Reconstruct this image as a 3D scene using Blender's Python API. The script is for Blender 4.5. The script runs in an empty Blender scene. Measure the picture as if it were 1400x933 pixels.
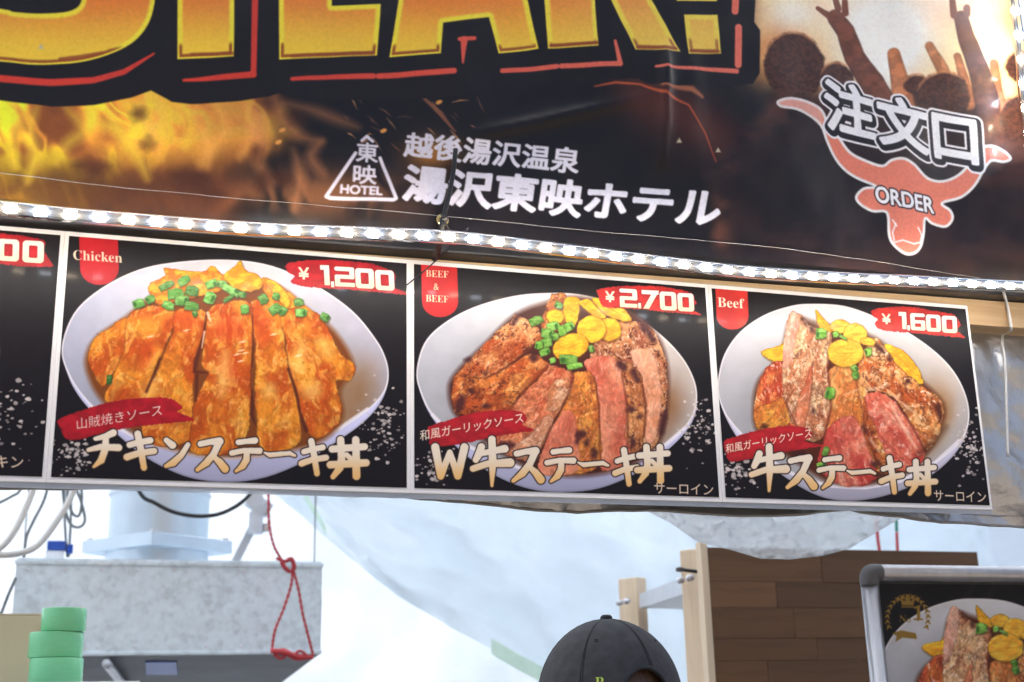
import bpy, bmesh, math, random
import numpy as np
from mathutils import Vector, Matrix

# ------------------------------------------------------------------ camera
W_PX, H_PX = 1400.0, 933.0
F_PX = 1796.9
YAW, PITCH, ROLL = 0.3119, 0.2808, -0.0238
CAM = np.array([0.0489, -1.5450, 1.5878])
_f = np.array([math.sin(YAW)*math.cos(PITCH), math.cos(YAW)*math.cos(PITCH), math.sin(PITCH)])
_r0 = np.array([math.cos(YAW), -math.sin(YAW), 0.0])
_u0 = np.cross(_r0, _f)
_r = _r0*math.cos(ROLL) + _u0*math.sin(ROLL)
_u = -_r0*math.sin(ROLL) + _u0*math.cos(ROLL)
scene = bpy.context.scene
col = scene.collection
cd = bpy.data.cameras.new('camera'); cam = bpy.data.objects.new('camera', cd); col.objects.link(cam)
m = Matrix(((_r[0], _u[0], -_f[0], CAM[0]), (_r[1], _u[1], -_f[1], CAM[1]), (_r[2], _u[2], -_f[2], CAM[2]), (0, 0, 0, 1)))
cam.matrix_world = m
cd.sensor_width = 36.0; cd.lens = 36.0*F_PX/W_PX; cd.clip_start = 0.05; cd.clip_end = 2000
cd.dof.use_dof = True; cd.dof.focus_distance = 1.80; cd.dof.aperture_fstop = 6.3
scene.camera = cam

# ------------------------------------------------------------------ sky, sun, exposure
SUN_EL, SUN_AZ = math.radians(50), math.radians(-28)      # hazy sun high behind the stall, a little left: it lights the tarpaulins through
world = bpy.data.worlds.new('World'); scene.world = world; world.use_nodes = True
nt = world.node_tree; nt.nodes.clear()
sky = nt.nodes.new('ShaderNodeTexSky'); sky.sky_type = 'NISHITA'; sky.sun_disc = False
sky.sun_elevation = SUN_EL; sky.sun_rotation = SUN_AZ; sky.dust_density = 8.0; sky.air_density = 0.7; sky.ozone_density = 0.6
bg = nt.nodes.new('ShaderNodeBackground'); bg.inputs['Strength'].default_value = 0.085
wo = nt.nodes.new('ShaderNodeOutputWorld')
nt.links.new(sky.outputs[0], bg.inputs[0]); nt.links.new(bg.outputs[0], wo.inputs[0])
sl = bpy.data.lights.new('sun', 'SUN'); sl.energy = 0.72; sl.angle = math.radians(14); sl.color = (1.0, 0.96, 0.90)
sun = bpy.data.objects.new('sun', sl); col.objects.link(sun)
_sd = Vector((math.sin(SUN_AZ)*math.cos(SUN_EL), math.cos(SUN_AZ)*math.cos(SUN_EL), math.sin(SUN_EL)))
sun.rotation_euler = _sd.to_track_quat('Z', 'Y').to_euler()
scene.view_settings.view_transform = 'Standard'; scene.view_settings.look = 'None'
scene.view_settings.exposure = 2.15; scene.view_settings.gamma = 1.0
scene.view_settings.use_curve_mapping = False
scene.cycles.max_bounces = 8; scene.cycles.transparent_max_bounces = 12
scene.cycles.sample_clamp_indirect = 6.0
scene.cycles.use_denoising = True

# ------------------------------------------------------------------ pixel <-> place helpers
def at(px, py, Y):
    """the point on the vertical plane y = Y seen at a photo pixel"""
    d = _f + _r*(px-W_PX/2)/F_PX - _u*(py-H_PX/2)/F_PX
    return Vector(CAM + d*((Y-CAM[1])/d[1]))
def px_of(X, Y, Z):
    dx, dy, dz = X-CAM[0], Y-CAM[1], Z-CAM[2]
    w = dx*_f[0]+dy*_f[1]+dz*_f[2]
    return (W_PX/2+F_PX*(dx*_r[0]+dy*_r[1]+dz*_r[2])/w, H_PX/2-F_PX*(dx*_u[0]+dy*_u[1]+dz*_u[2])/w)

# ------------------------------------------------------------------ object helpers
def tag(o, label=None, cat=None, group=None, kind=None):
    if label: o['label'] = label
    if cat: o['category'] = cat
    if group: o['group'] = group
    if kind or cat: o['kind'] = kind or 'thing'
    return o
def empty(name, loc=(0, 0, 0), rz=0.0):
    o = bpy.data.objects.new(name, None); col.objects.link(o); o.location = loc; o.rotation_euler = (0, 0, rz)
    o.empty_display_size = 0.05
    return o
def link(name, me, mat=None, parent=None, smooth=False):
    o = bpy.data.objects.new(name, me); col.objects.link(o)
    if mat: me.materials.append(mat)
    if smooth:
        me.polygons.foreach_set('use_smooth', [True]*len(me.polygons))
    if parent is not None:
        o.parent = parent
        bpy.context.view_layer.update()
        o.matrix_parent_inverse = parent.matrix_world.inverted()
    return o
def mesh(name, verts, faces, mat=None, parent=None, smooth=False):
    me = bpy.data.meshes.new(name); me.from_pydata([tuple(v) for v in verts], [], faces); me.update()
    return link(name, me, mat, parent, smooth)
def from_bm(name, bm, mat=None, parent=None, smooth=False):
    me = bpy.data.meshes.new(name); bmesh.ops.recalc_face_normals(bm, faces=bm.faces[:]); bm.to_mesh(me); bm.free()
    return link(name, me, mat, parent, smooth)
def box(name, lo, hi, mat, parent=None, bevel=0.0, rot=None, pivot=None, seg=2):
    bm = bmesh.new(); bmesh.ops.create_cube(bm, size=1.0)
    lo = Vector(lo); hi = Vector(hi); c = (lo+hi)/2; s = hi-lo
    for v in bm.verts: v.co = Vector((v.co.x*s.x, v.co.y*s.y, v.co.z*s.z))
    if bevel: bmesh.ops.bevel(bm, geom=bm.edges[:], offset=bevel, segments=seg, affect='EDGES', profile=0.5)
    if rot is not None:
        for v in bm.verts: v.co = rot @ v.co
    for v in bm.verts: v.co += c
    return from_bm(name, bm, mat, parent, smooth=False)
def catmull(pts, n=8, closed=False):
    P = [np.array(p, float) for p in pts]; out = []
    N = len(P); rng = range(N) if closed else range(N-1)
    for i in rng:
        p0 = P[(i-1) % N] if closed or i > 0 else P[0]
        p1 = P[i]; p2 = P[(i+1) % N]
        p3 = P[(i+2) % N] if closed or i+2 < N else P[-1]
        for k in range(n):
            t = k/n
            out.append(0.5*((2*p1)+(-p0+p2)*t+(2*p0-5*p1+4*p2-p3)*t*t+(-p0+3*p1-3*p2+p3)*t**3))
    if not closed: out.append(P[-1])
    return out
def tube(name, pts, rad, mat, parent=None, seg=10, closed=False, smooth_n=6, caps=True):
    pts = catmull(pts, smooth_n, closed) if smooth_n > 1 else [np.array(p, float) for p in pts]
    P = [Vector(p) for p in pts]; n = len(P); rads = rad if isinstance(rad, (list, tuple)) else [rad]*n
    if len(rads) != n: rads = list(np.interp(np.linspace(0, 1, n), np.linspace(0, 1, len(rads)), rads))
    verts = []; faces = []; up = None
    for i in range(n):
        t = (P[(i+1) % n]-P[i-1]) if closed else (P[min(i+1, n-1)]-P[max(i-1, 0)])
        t.normalize()
        if up is None:
            up = Vector((0, 0, 1)) if abs(t.z) < 0.9 else Vector((1, 0, 0))
        a = t.cross(up).normalized(); b = a.cross(t).normalized(); up = b
        for k in range(seg):
            an = 2*math.pi*k/seg
            verts.append(P[i]+(a*math.cos(an)+b*math.sin(an))*rads[i])
    for i in range(n if closed else n-1):
        j = (i+1) % n
        for k in range(seg):
            k2 = (k+1) % seg
            faces.append((i*seg+k, i*seg+k2, j*seg+k2, j*seg+k))
    if caps and not closed:
        faces.append(tuple(range(seg))[::-1]); faces.append(tuple((n-1)*seg+k for k in range(seg)))
    return mesh(name, verts, faces, mat, parent, smooth=True)
def lathe(name, prof, center, mat, parent=None, seg=40, smooth=True, closed=False):
    """prof: (radius, z) pairs turned about the vertical through center"""
    verts = []; faces = []; n = len(prof); c = Vector(center)
    for r, z in prof:
        for k in range(seg):
            an = 2*math.pi*k/seg; verts.append(c+Vector((r*math.cos(an), r*math.sin(an), z)))
    for i in range(n if closed else n-1):
        j = (i+1) % n
        for k in range(seg):
            k2 = (k+1) % seg; faces.append((i*seg+k, i*seg+k2, j*seg+k2, j*seg+k))
    o = mesh(name, verts, faces, mat, parent, smooth=smooth)
    return o
def sheet(name, fn, nu, nv, mat, parent=None, thick=0.0):
    """fn(u, v) -> x, y, z arrays; u and v are arrays in 0..1"""
    u, v = np.meshgrid(np.arange(nu+1)/nu, np.arange(nv+1)/nv); u = u.ravel(); v = v.ravel()
    x, y, z = fn(u, v); verts = np.stack([x+0*u, y+0*u, z+0*u], 1)
    faces = [(j*(nu+1)+i, j*(nu+1)+i+1, (j+1)*(nu+1)+i+1, (j+1)*(nu+1)+i) for j in range(nv) for i in range(nu)]
    o = mesh(name, verts.tolist(), faces, mat, parent, smooth=True)
    if thick:
        md = o.modifiers.new('solid', 'SOLIDIFY'); md.thickness = thick; md.offset = 0
    return o

# ------------------------------------------------------------------ noise in numpy
_NT = np.random.RandomState(7).rand(64, 128, 128).astype(np.float32)
def vnoise(x, y, seed=0):
    T = _NT[seed % 64].ravel()
    x0 = np.floor(x); y0 = np.floor(y); fx = x-x0; fy = y-y0
    xi = x0.astype(np.int32)+seed*3; yi = y0.astype(np.int32)+seed*5
    fx = fx*fx*(3-2*fx); fy = fy*fy*(3-2*fy)
    xa = xi & 127; xb = (xi+1) & 127; ya = (yi & 127) << 7; yb = ((yi+1) & 127) << 7
    a = T[ya+xa]; b = T[ya+xb]; c = T[yb+xa]; d = T[yb+xb]
    a = a+(b-a)*fx; c = c+(d-c)*fx
    return a+(c-a)*fy
def fbm(x, y, s, seed=0, octv=4, ang=0.0, stretch=1.0):
    ca, sa = math.cos(ang), math.sin(ang)
    u = (x*ca+y*sa)/(s*stretch); v = (-x*sa+y*ca)/s
    r = 0; a = 0.5; t = 0
    for o in range(octv):
        r = r+a*vnoise(u*2**o+17.3*o, v*2**o+9.1*o, seed+o); t += a; a *= 0.5
    return r/t
def sstep(a, b, x):
    t = np.clip((x-a)/(b-a), 0, 1); return t*t*(3-2*t)

# ------------------------------------------------------------------ glyph outlines (the font that ships inside Blender)
_glyphs = {}
def glyph_tris(body, offset):
    key = (body, round(offset, 4))
    if key in _glyphs: return _glyphs[key]
    c = bpy.data.curves.new('lettering_source', 'FONT'); c.body = body; c.dimensions = '2D'; c.fill_mode = 'FRONT'
    c.resolution_u = 4
    o = bpy.data.objects.new('lettering_source', c); col.objects.link(o)
    dg = bpy.context.evaluated_depsgraph_get()
    me = bpy.data.meshes.new_from_object(o.evaluated_get(dg)); me.calc_loop_triangles()
    v = np.array([p.co[:2] for p in me.vertices]); t = np.array([tuple(q.vertices) for q in me.loop_triangles])
    bpy.data.objects.remove(o); bpy.data.curves.remove(c); bpy.data.meshes.remove(me)
    _glyphs[key] = (v, t); return v, t

# ------------------------------------------------------------------ painter for flat print
class Print:
    """a printed sheet: every texel knows where it falls in the photograph, so art is laid out in photo pixels"""
    def __init__(s, x0, x1, z0, z1, Y, res, shift=0.0):
        s.x0, s.x1, s.z0, s.z1, s.Y, s.shift = x0, x1, z0, z1, Y, shift
        s.w = int(round((x1-x0)*res)); s.h = int(round((z1-z0)*res)); s.res = res
        X = x0+(np.arange(s.w)+.5)/res; Z = z1-(np.arange(s.h)+.5)/res
        X, Z = np.meshgrid(X+shift, Z)
        s.PX, s.PY = (a_.astype(np.float32) for a_ in px_of(X, Y, Z))
        s.img = np.zeros((s.h, s.w, 3), np.float32)
        s.ox = s.oy = 0.0; s.zx, s.zy, s.zs = 0.0, 0.0, 1.0
    def zoom(s, x, y, k): s.zx, s.zy, s.zs = x, y, k
    def P(s, pts): return np.array([(s.zx+p[0]/s.zs+s.ox, s.zy+p[1]/s.zs+s.oy) for p in pts], float)
    def canvas(s, pts):                       # photo px -> texel
        p = np.array(pts, float)
        d = _f[None]+_r[None]*((p[:, :1]-W_PX/2)/F_PX)-_u[None]*((p[:, 1:]-H_PX/2)/F_PX)
        t = (s.Y-CAM[1])/d[:, 1:2]; q = CAM[None]+d*t
        return np.stack([(q[:, 0]-s.shift-s.x0)*s.res, (s.z1-q[:, 2])*s.res], 1)
    def win(s, poly, pad):
        lo = poly.min(0)-pad; hi = poly.max(0)+pad
        c = s.canvas([(lo[0], lo[1]), (hi[0], lo[1]), (hi[0], hi[1]), (lo[0], hi[1])])
        a = np.floor(c.min(0)).astype(int)-1; b = np.ceil(c.max(0)).astype(int)+2
        a = np.maximum(a, 0); b = np.minimum(b, [s.w, s.h])
        if (b <= a).any(): return None
        return (slice(a[1], b[1]), slice(a[0], b[0]))
    def put(s, sl, alpha, colr):
        c = np.asarray(colr, np.float32); alpha = alpha.astype(np.float32)
        s.img[sl] = s.img[sl]*(1-alpha[..., None])+c*alpha[..., None]
    @staticmethod
    def sdf(X, Y, P):
        d = np.full(X.shape, 1e9, np.float32); ins = np.zeros(X.shape, bool); n = len(P)
        P = [(float(q[0]), float(q[1])) for q in P]
        for i in range(n):
            a = P[i]; b = P[(i+1) % n]; ex, ey = b[0]-a[0], b[1]-a[1]; l = ex*ex+ey*ey+1e-12
            wx = X-a[0]; wy = Y-a[1]; t = np.clip((wx*ex+wy*ey)/l, 0, 1)
            d = np.minimum(d, (wx-ex*t)**2+(wy-ey*t)**2)
            cnd = (a[1] > Y) != (b[1] > Y)
            if abs(ey) > 1e-9: ins ^= cnd & (X < a[0]+ex*(Y-a[1])/ey)
        d = np.sqrt(d); return np.where(ins, d, -d)
    def fill(s, pts, colr, feather=0.9, smooth=False, rough=0.0, rs=4.0, grow=0.0, alpha=1.0, seed=1, raw=False):
        P = np.array(pts, np.float32) if raw else s.P(pts).astype(np.float32)
        if smooth: P = np.array(catmull(P, 4, True))
        sl = s.win(P, feather+rough+grow+2)
        if sl is None: return
        X, Y = s.PX[sl], s.PY[sl]; d = s.sdf(X, Y, P)+grow
        if rough: d = d+(fbm(X, Y, rs, seed, 3)-.5)*2*rough
        a = np.clip(d/feather+.5, 0, 1)*alpha
        c = colr(X, Y, d) if callable(colr) else np.asarray(colr, float)
        s.put(sl, a, c)
    def stroke_d(s, X, Y, pts, wid):
        d = np.full(X.shape, -1e9)
        for i in range(len(pts)-1):
            a = np.array(pts[i]); b = np.array(pts[i+1]); ex, ey = b-a; l = ex*ex+ey*ey+1e-12
            t = np.clip(((X-a[0])*ex+(Y-a[1])*ey)/l, 0, 1)
            d = np.maximum(d, (wid[i]*(1-t)+wid[i+1]*t)-np.sqrt((X-a[0]-ex*t)**2+(Y-a[1]-ey*t)**2))
        return d
    def strokes(s, lst, colr, feather=0.9, outline=0.0, ocol=(30, 20, 20), alpha=1.0, raw=False, rough=0.0):
        """lst: (points, half widths) in current zoom units"""
        LL = [((np.array(p, float) if raw else s.P(p)), [w/(1 if raw else s.zs) for w in (ws if isinstance(ws, (list, tuple)) else [ws]*len(p))]) for p, ws in lst]
        A = np.concatenate([p for p, _ in LL]); mw = max(max(w) for _, w in LL)
        sl = s.win(A, mw+outline+2)
        if sl is None: return
        X, Y = s.PX[sl], s.PY[sl]; d = np.full(X.shape, -1e9)
        for p, w in LL: d = np.maximum(d, s.stroke_d(X, Y, p, w))
        if rough: d = d+(fbm(X, Y, 3.0, 5, 3)-.5)*2*rough
        if outline: s.put(sl, np.clip((d+outline)/feather+.5, 0, 1)*alpha, ocol)
        c = colr(X, Y, d) if callable(colr) else np.asarray(colr, float)
        s.put(sl, np.clip(d/feather+.5, 0, 1)*alpha, c)
    def text(s, body, org, xd, yd, colr, offset=0.0, alpha=1.0):
        """org: baseline start in photo px; xd, yd: photo px per em along and up the line"""
        v, t = glyph_tris(body, 0.0)
        if len(t) == 0: return
        p = np.array(org)[None]+v[:, :1]*np.array(xd)[None]+v[:, 1:]*np.array(yd)[None]
        p = p+np.array([s.ox, s.oy])
        c = s.canvas(p); em = math.hypot(*yd); k = s.canvas([org, (org[0]+1, org[1])]); grow = offset*em*float(np.hypot(*(k[1]-k[0]))); pad = int(math.ceil(grow))+2
        lo = np.maximum(np.floor(c.min(0)).astype(int)-pad, 0); hi = np.minimum(np.ceil(c.max(0)).astype(int)+pad+1, [s.w, s.h])
        if (hi <= lo).any(): return
        SS = 3; M = np.zeros(((hi[1]-lo[1])*SS, (hi[0]-lo[0])*SS), bool)
        q = (c-lo)*SS
        for tri in t:
            a, b, d = q[tri]; mn = np.maximum(np.floor(np.minimum(np.minimum(a, b), d)).astype(int), 0); mx = np.ceil(np.maximum(np.maximum(a, b), d)).astype(int)+1
            mx = np.minimum(mx, [M.shape[1], M.shape[0]])
            if (mx <= mn).any(): continue
            xx, yy = np.meshgrid(np.arange(mn[0], mx[0])+.5, np.arange(mn[1], mx[1])+.5)
            e = lambda u, w: (w[0]-u[0])*(yy-u[1])-(w[1]-u[1])*(xx-u[0])
            e0, e1, e2 = e(a, b), e(b, d), e(d, a)
            M[mn[1]:mx[1], mn[0]:mx[0]] |= ((e0 >= -1e-6) & (e1 >= -1e-6) & (e2 >= -1e-6)) | ((e0 <= 1e-6) & (e1 <= 1e-6) & (e2 <= 1e-6))
        R = grow*SS
        if R >= .5:                                   # heavier weight: grow the mask by a disc
            cs = np.concatenate([np.zeros((M.shape[0], 1), np.int32), np.cumsum(M, 1, dtype=np.int32)], 1); D = np.zeros_like(M); n_ = M.shape[1]; ix = np.arange(n_)
            for dy in range(-int(R), int(R)+1):
                hw = int(math.sqrt(R*R-dy*dy)); row = (cs[:, np.minimum(ix+hw+1, n_)]-cs[:, np.maximum(ix-hw, 0)]) > 0
                if dy >= 0: D[dy:] |= row[:M.shape[0]-dy]
                else: D[:dy] |= row[-dy:]
            M = D
        al = M.reshape(hi[1]-lo[1], SS, hi[0]-lo[0], SS).mean((1, 3))*alpha
        sl = (slice(lo[1], hi[1]), slice(lo[0], hi[0]))
        cc = colr(s.PX[sl], s.PY[sl], None) if callable(colr) else colr
        s.put(sl, al, cc)
    def image(s, name):
        im = bpy.data.images.new(name, s.w, s.h, alpha=False)
        px = np.ones((s.h, s.w, 4), np.float32); px[..., :3] = np.clip(s.img[::-1]/255.0, 0, 1)
        im.pixels.foreach_set(px.ravel()); im.update(); im.pack()
        return im

# ------------------------------------------------------------------ the menu card prints
CREAM = np.array((242, 226, 200.0))
def lerp(a, b, t): return np.asarray(a, float)*(1-t[..., None])+np.asarray(b, float)*t[..., None]
def relief(h, k, lx=-.45, ly=-.9):
    """shade of a height field as the food photographer's lamp (upper left) would show it"""
    gy, gx = np.gradient(h); return np.clip(-(gx*lx+gy*ly)*k, -1, 1)
def meat(c1, c2, c3, seed, ang=1.3, rim=0.55, rimw=5.0, char=0.0, pale=0.0, scale=14, stretch=2.0, gloss=0.12, k=.85):
    """seared meat: warped tones, glaze patches, creases along the grain, char and fat specks, wet glints"""
    def f(X, Y, d):
        wx = (fbm(X, Y, 22, seed+3, 2)-.5)*20; wy = (fbm(X, Y, 22, seed+4, 2)-.5)*20
        U_, V_ = X+wx, Y+wy
        n = fbm(U_, V_, scale*1.3, seed, 4, ang, stretch); n2 = fbm(U_, V_, 7.5, seed+7, 4, ang, 1.7); n3 = fbm(X+wx*.3, Y+wy*.3, 2.6, seed+13, 3, ang, 1.5)
        big = fbm(X, Y, 34, seed+9, 2)
        c = lerp(c1, c2, sstep(.36, .62, .55*n+.45*big)); c = lerp(c, c3, .6*sstep(.50, .72, n2)); c = lerp(c, np.asarray(c2)*.78, .55*k*sstep(.53, .70, fbm(V_, U_, 11, seed+23, 3)))
        c = c*(1-.20*k+.40*k*n3)[..., None]
        cr = 1-np.abs(2*fbm(U_, V_, 9, seed+27, 3, ang, 3.2)-1); c = c*(1-.10*k*sstep(.86, 1.0, cr))[..., None]
        if pale: c = lerp(c, (253, 230, 200), np.clip(pale*.62*sstep(.55, .70, .45*n3+.55*fbm(U_, V_, 4.2, seed+21, 3)), 0, 1))
        if char:
            ch = .5*fbm(U_, V_, 6.5, seed+31, 3, ang, 1.6)+.5*fbm(X, Y, 2.3, seed+33, 2); c = lerp(c, (80, 32, 22), np.clip(char*.72*sstep(.54, .68, ch), 0, .85))
        h = 6.5*np.sqrt(np.clip(d/9.0, 0, 1))+8.0*n+6.0*n2+2.2*n3-.5*sstep(.84, 1.0, cr)
        r = relief(h, .40*k); c = c*(1+.42*r)[..., None]
        gl = sstep(.60, .72, .5*n3+.5*fbm(U_, V_, 5.0, seed+37, 2))*sstep(.05, .45, r+.25); c = lerp(c, (255, 248, 232), np.clip(gl*(.22+.9*gloss), 0, .9))
        return np.clip(.98*c*(rim+(1-rim)*sstep(-1.2, rimw*.5, d))[..., None], 0, 255)
    return f
def tone(c1, c2, seed, scale=9, rim=.8, rimw=4, ang=0.0, dome=0.0):
    def f(X, Y, d):
        n = fbm(X, Y, scale, seed, 3, ang, 1.5); c = lerp(c1, c2, sstep(.3, .7, n))
        if dome:
            r = relief(5*np.sqrt(np.clip(d/(rimw*2.5), 0, 1))+dome*n, .4); c = c*(1+.3*r)[..., None]; c = lerp(c, (255, 250, 220), np.clip((r-.35)*.8, 0, .5))
        return np.clip(c*(rim+(1-rim)*sstep(0, rimw, d))[..., None], 0, 255)
    return f
def ell(cx, cy, rx, ry, n=20, a0=0.0):
    ca, sa = math.cos(a0), math.sin(a0)
    return [(cx+rx*math.cos(t)*ca-ry*math.sin(t)*sa, cy+rx*math.cos(t)*sa+ry*math.sin(t)*ca) for t in np.linspace(0, 2*math.pi, n, endpoint=False)]
def greens(pr, lst, seed, c1=(88, 146, 62), c2=(126, 180, 92)):
    rnd = random.Random(seed); lst = [(x, y, a*.84, b*.84) for x, y, a, b in lst]
    for k, (x, y, rx, ry) in enumerate(lst):
        a = rnd.uniform(-.6, .6); h = []
        for sx, sy in ((-1, -.8), (.2, -1.05), (1, -.7), (1.05, .6), (.1, 1.0), (-1, .85)):
            X = sx*rx*rnd.uniform(.85, 1.1); Y = sy*ry*rnd.uniform(.85, 1.1); h.append((x+X*math.cos(a)-Y*math.sin(a), y+X*math.sin(a)+Y*math.cos(a)))
        pr.fill([(p[0]+2, p[1]+5) for p in h], (70, 52, 20), feather=3, alpha=.65)
        f = rnd.uniform(.82, 1.1); pr.fill(h, tone(np.array(c1)*f, np.array(c2)*f, seed+k, 4, rim=.78, rimw=2, dome=3))
        if rnd.random() < .55:
            ex = x+rx*.6*rnd.choice((-1, 1)); pr.fill(ell(ex, y+ry*.1, rx*.28, ry*.62, 12, a), (48, 92, 34), feather=1.2, alpha=.85)
        pr.strokes([([(x-rx*.7, y-ry*.35), (x+rx*.5, y-ry*.5)], [1.2, .5])], (188, 226, 140), alpha=.5)
def chips(pr, lst, seed, c1=(250, 186, 44), c2=(232, 142, 30)):
    for k, pts in enumerate(lst):
        pr.fill([(p[0]+3, p[1]+7) for p in pts], (96, 48, 10), feather=4, alpha=.6, smooth=True)
        pr.fill(pts, tone(c1, c2, seed+k, 6, rim=.68, rimw=2.2, dome=9), smooth=True, rough=1.5, rs=6, seed=seed+k)
        c = np.mean(pts, 0); a = np.array(pts[0]); b = np.array(pts[len(pts)//2])
        pr.strokes([([tuple(c+(a-c)*.55), tuple(c+(4, 2)), tuple(c+(b-c)*.5)], [.6, 2.2, .6])], (214, 120, 20), alpha=.55)
def bowl(pr, outer, rim, left, mid, right, seed, stain, wall=(196, 194, 222), front=None):
    P = pr.P(outer); cx, cy = P.mean(0); hw = np.ptp(P[:, 0])/2; hh = np.ptp(P[:, 1])/2
    def wallc(X, Y, d):
        t = np.clip((Y-(cy+hh*.45))/(hh*.6), 0, 1); return lerp(np.array(wall)*1.08, np.array(wall)*.8, t)*(.86+.14*sstep(0, 4, d))[..., None]
    pr.fill(outer, wallc, smooth=True)
    def inner(X, Y, d):
        t = (X-(cx-hw))/(2*hw); c = lerp(left, mid, sstep(0, .45, t)); c = lerp(c, right, sstep(.55, 1.0, t))*.89
        v = (Y-(cy-hh))/(2*hh)
        c = c*(1.06-.22*v)[..., None]
        r = np.hypot((X-cx)/hw, (Y-cy)/hh); c = c*(1-.16*sstep(.92, .55, r))[..., None]
        s_ = sstep(.62, .92, t)*sstep(.3, .62, v)*sstep(1.02, .80, r)*(.65+.5*fbm(X, Y, 26, seed, 3))
        c = lerp(c, stain, np.clip(s_, 0, .95))
        c = c*(.965+.07*fbm(X, Y, 16, seed+3, 4))[..., None]
        return c
    pr.fill(rim, inner, smooth=True)
    R = np.array(catmull(pr.P(rim), 5, True))
    pr.strokes([(list(map(tuple, np.vstack([R, R[:1]]))), 1.1)], (246, 240, 238), alpha=.75, raw=True)
    if front is not None:
        pr.strokes([(front, 6.5)], (240, 232, 236), alpha=.9, feather=2.0)
def splatter(pr, cx, cy, sx, sy, n, seed, big=5.5):
    rnd = random.Random(seed)
    for k in range(n):
        x = rnd.gauss(cx, sx); y = rnd.gauss(cy, sy); r = min(big, .8+abs(rnd.gauss(0, 1))*big*.42)
        a = rnd.uniform(0, 3.14); q = [(x+r*rnd.uniform(.7, 1.5)*math.cos(t+a), y+r*rnd.uniform(.6, 1.1)*math.sin(t+a)) for t in np.linspace(0, 6.28, 7)[:-1]]
        pr.fill(q, (214, 200, 192), feather=.9, smooth=True, alpha=rnd.uniform(.55, 1), raw=False)
def brush(pr, pts, seed, colr=(196, 30, 38)):
    pr.fill(pts, tone(colr, np.array(colr)*.86, seed, 7, rim=.92), smooth=True, rough=1.3, rs=2.2, seed=seed)
# heavy brush lettering, each sign as strokes in a unit box (x right, y down) with half widths
BR = {
 'チ': [([(.78, .04), (.55, .14), (.25, .20)], [.085, .075, .05]), ([(.04, .50), (.40, .42), (.94, .44)], [.05, .075, .085]), ([(.56, .16), (.54, .48), (.42, .78), (.20, .95)], [.075, .085, .085, .035])],
 'キ': [([(.14, .34), (.45, .27), (.80, .22)], [.075, .075, .08]), ([(.06, .66), (.42, .56), (.92, .50)], [.085, .08, .08]), ([(.40, .05), (.50, .45), (.60, .94)], [.085, .085, .075])],
 'ン': [([(.10, .10), (.34, .26)], [.085, .11]), ([(.94, .24), (.68, .58), (.36, .82), (.08, .92)], [.075, .09, .11, .06])],
 'ス': [([(.16, .18), (.45, .12), (.74, .10)], [.075, .075, .10]), ([(.74, .10), (.56, .48), (.34, .74), (.06, .95)], [.09, .085, .09, .05]), ([(.56, .56), (.74, .72), (.90, .92)], [.06, .09, .10])],
 'テ': [([(.26, .13), (.52, .10), (.80, .08)], [.075, .07, .085]), ([(.05, .44), (.45, .37), (.95, .38)], [.075, .07, .085]), ([(.54, .40), (.52, .64), (.40, .82), (.18, .97)], [.08, .09, .085, .04])],
 'ー': [([(.05, .36), (.22, .52), (.80, .40), (.96, .56)], [.12, .30, .28, .18])],
 '丼': [([(.08, .28), (.93, .22)], [.075, .075]), ([(.03, .67), (.97, .62)], [.08, .08]), ([(.30, .05), (.33, .50), (.28, .75), (.10, .97)], [.08, .08, .08, .055]), ([(.70, .05), (.72, .95)], [.08, .085]), ([(.46, .42), (.57, .52)], [.055, .055])],
 '牛': [([(.24, .18), (.18, .32), (.10, .44)], [.07, .075, .06]), ([(.22, .32), (.55, .26), (.82, .22)], [.055, .06, .075]), ([(.03, .62), (.40, .52), (.95, .50)], [.06, .065, .085]), ([(.50, .03), (.52, .50), (.50, .96)], [.07, .075, .03])],
 'W': [([(.10, .06), (.25, .92)], [.095, .085]), ([(.25, .92), (.50, .22)], [.085, .07]), ([(.50, .22), (.72, .92)], [.07, .085]), ([(.72, .92), (.90, .06)], [.085, .095])],
}
def brush_word(pr, lst):
    for ch, x0, x1, y0, y1 in lst:
        w = x1-x0; h = y1-y0
        S = [([(x0+p[0]*w, y0+p[1]*h) for p in pts], [k*(w*.62+h*.38)*(.42 if ch == 'ー' else 1.0)*(0.62 if ch == 'ー' else 1) for k in ws]) for pts, ws in BR[ch]]
        yy0, yy1 = y0+pr.oy, y1+pr.oy
        S = [(p_, [w_*1.22 for w_ in ws_]) for p_, ws_ in S]
        pr.strokes(S, lambda X, Y, d: lerp((240, 222, 198), (240, 190, 120), sstep(yy0+h*.3, yy1, Y)), outline=1.5, ocol=(44, 26, 22), rough=.25)
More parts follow.
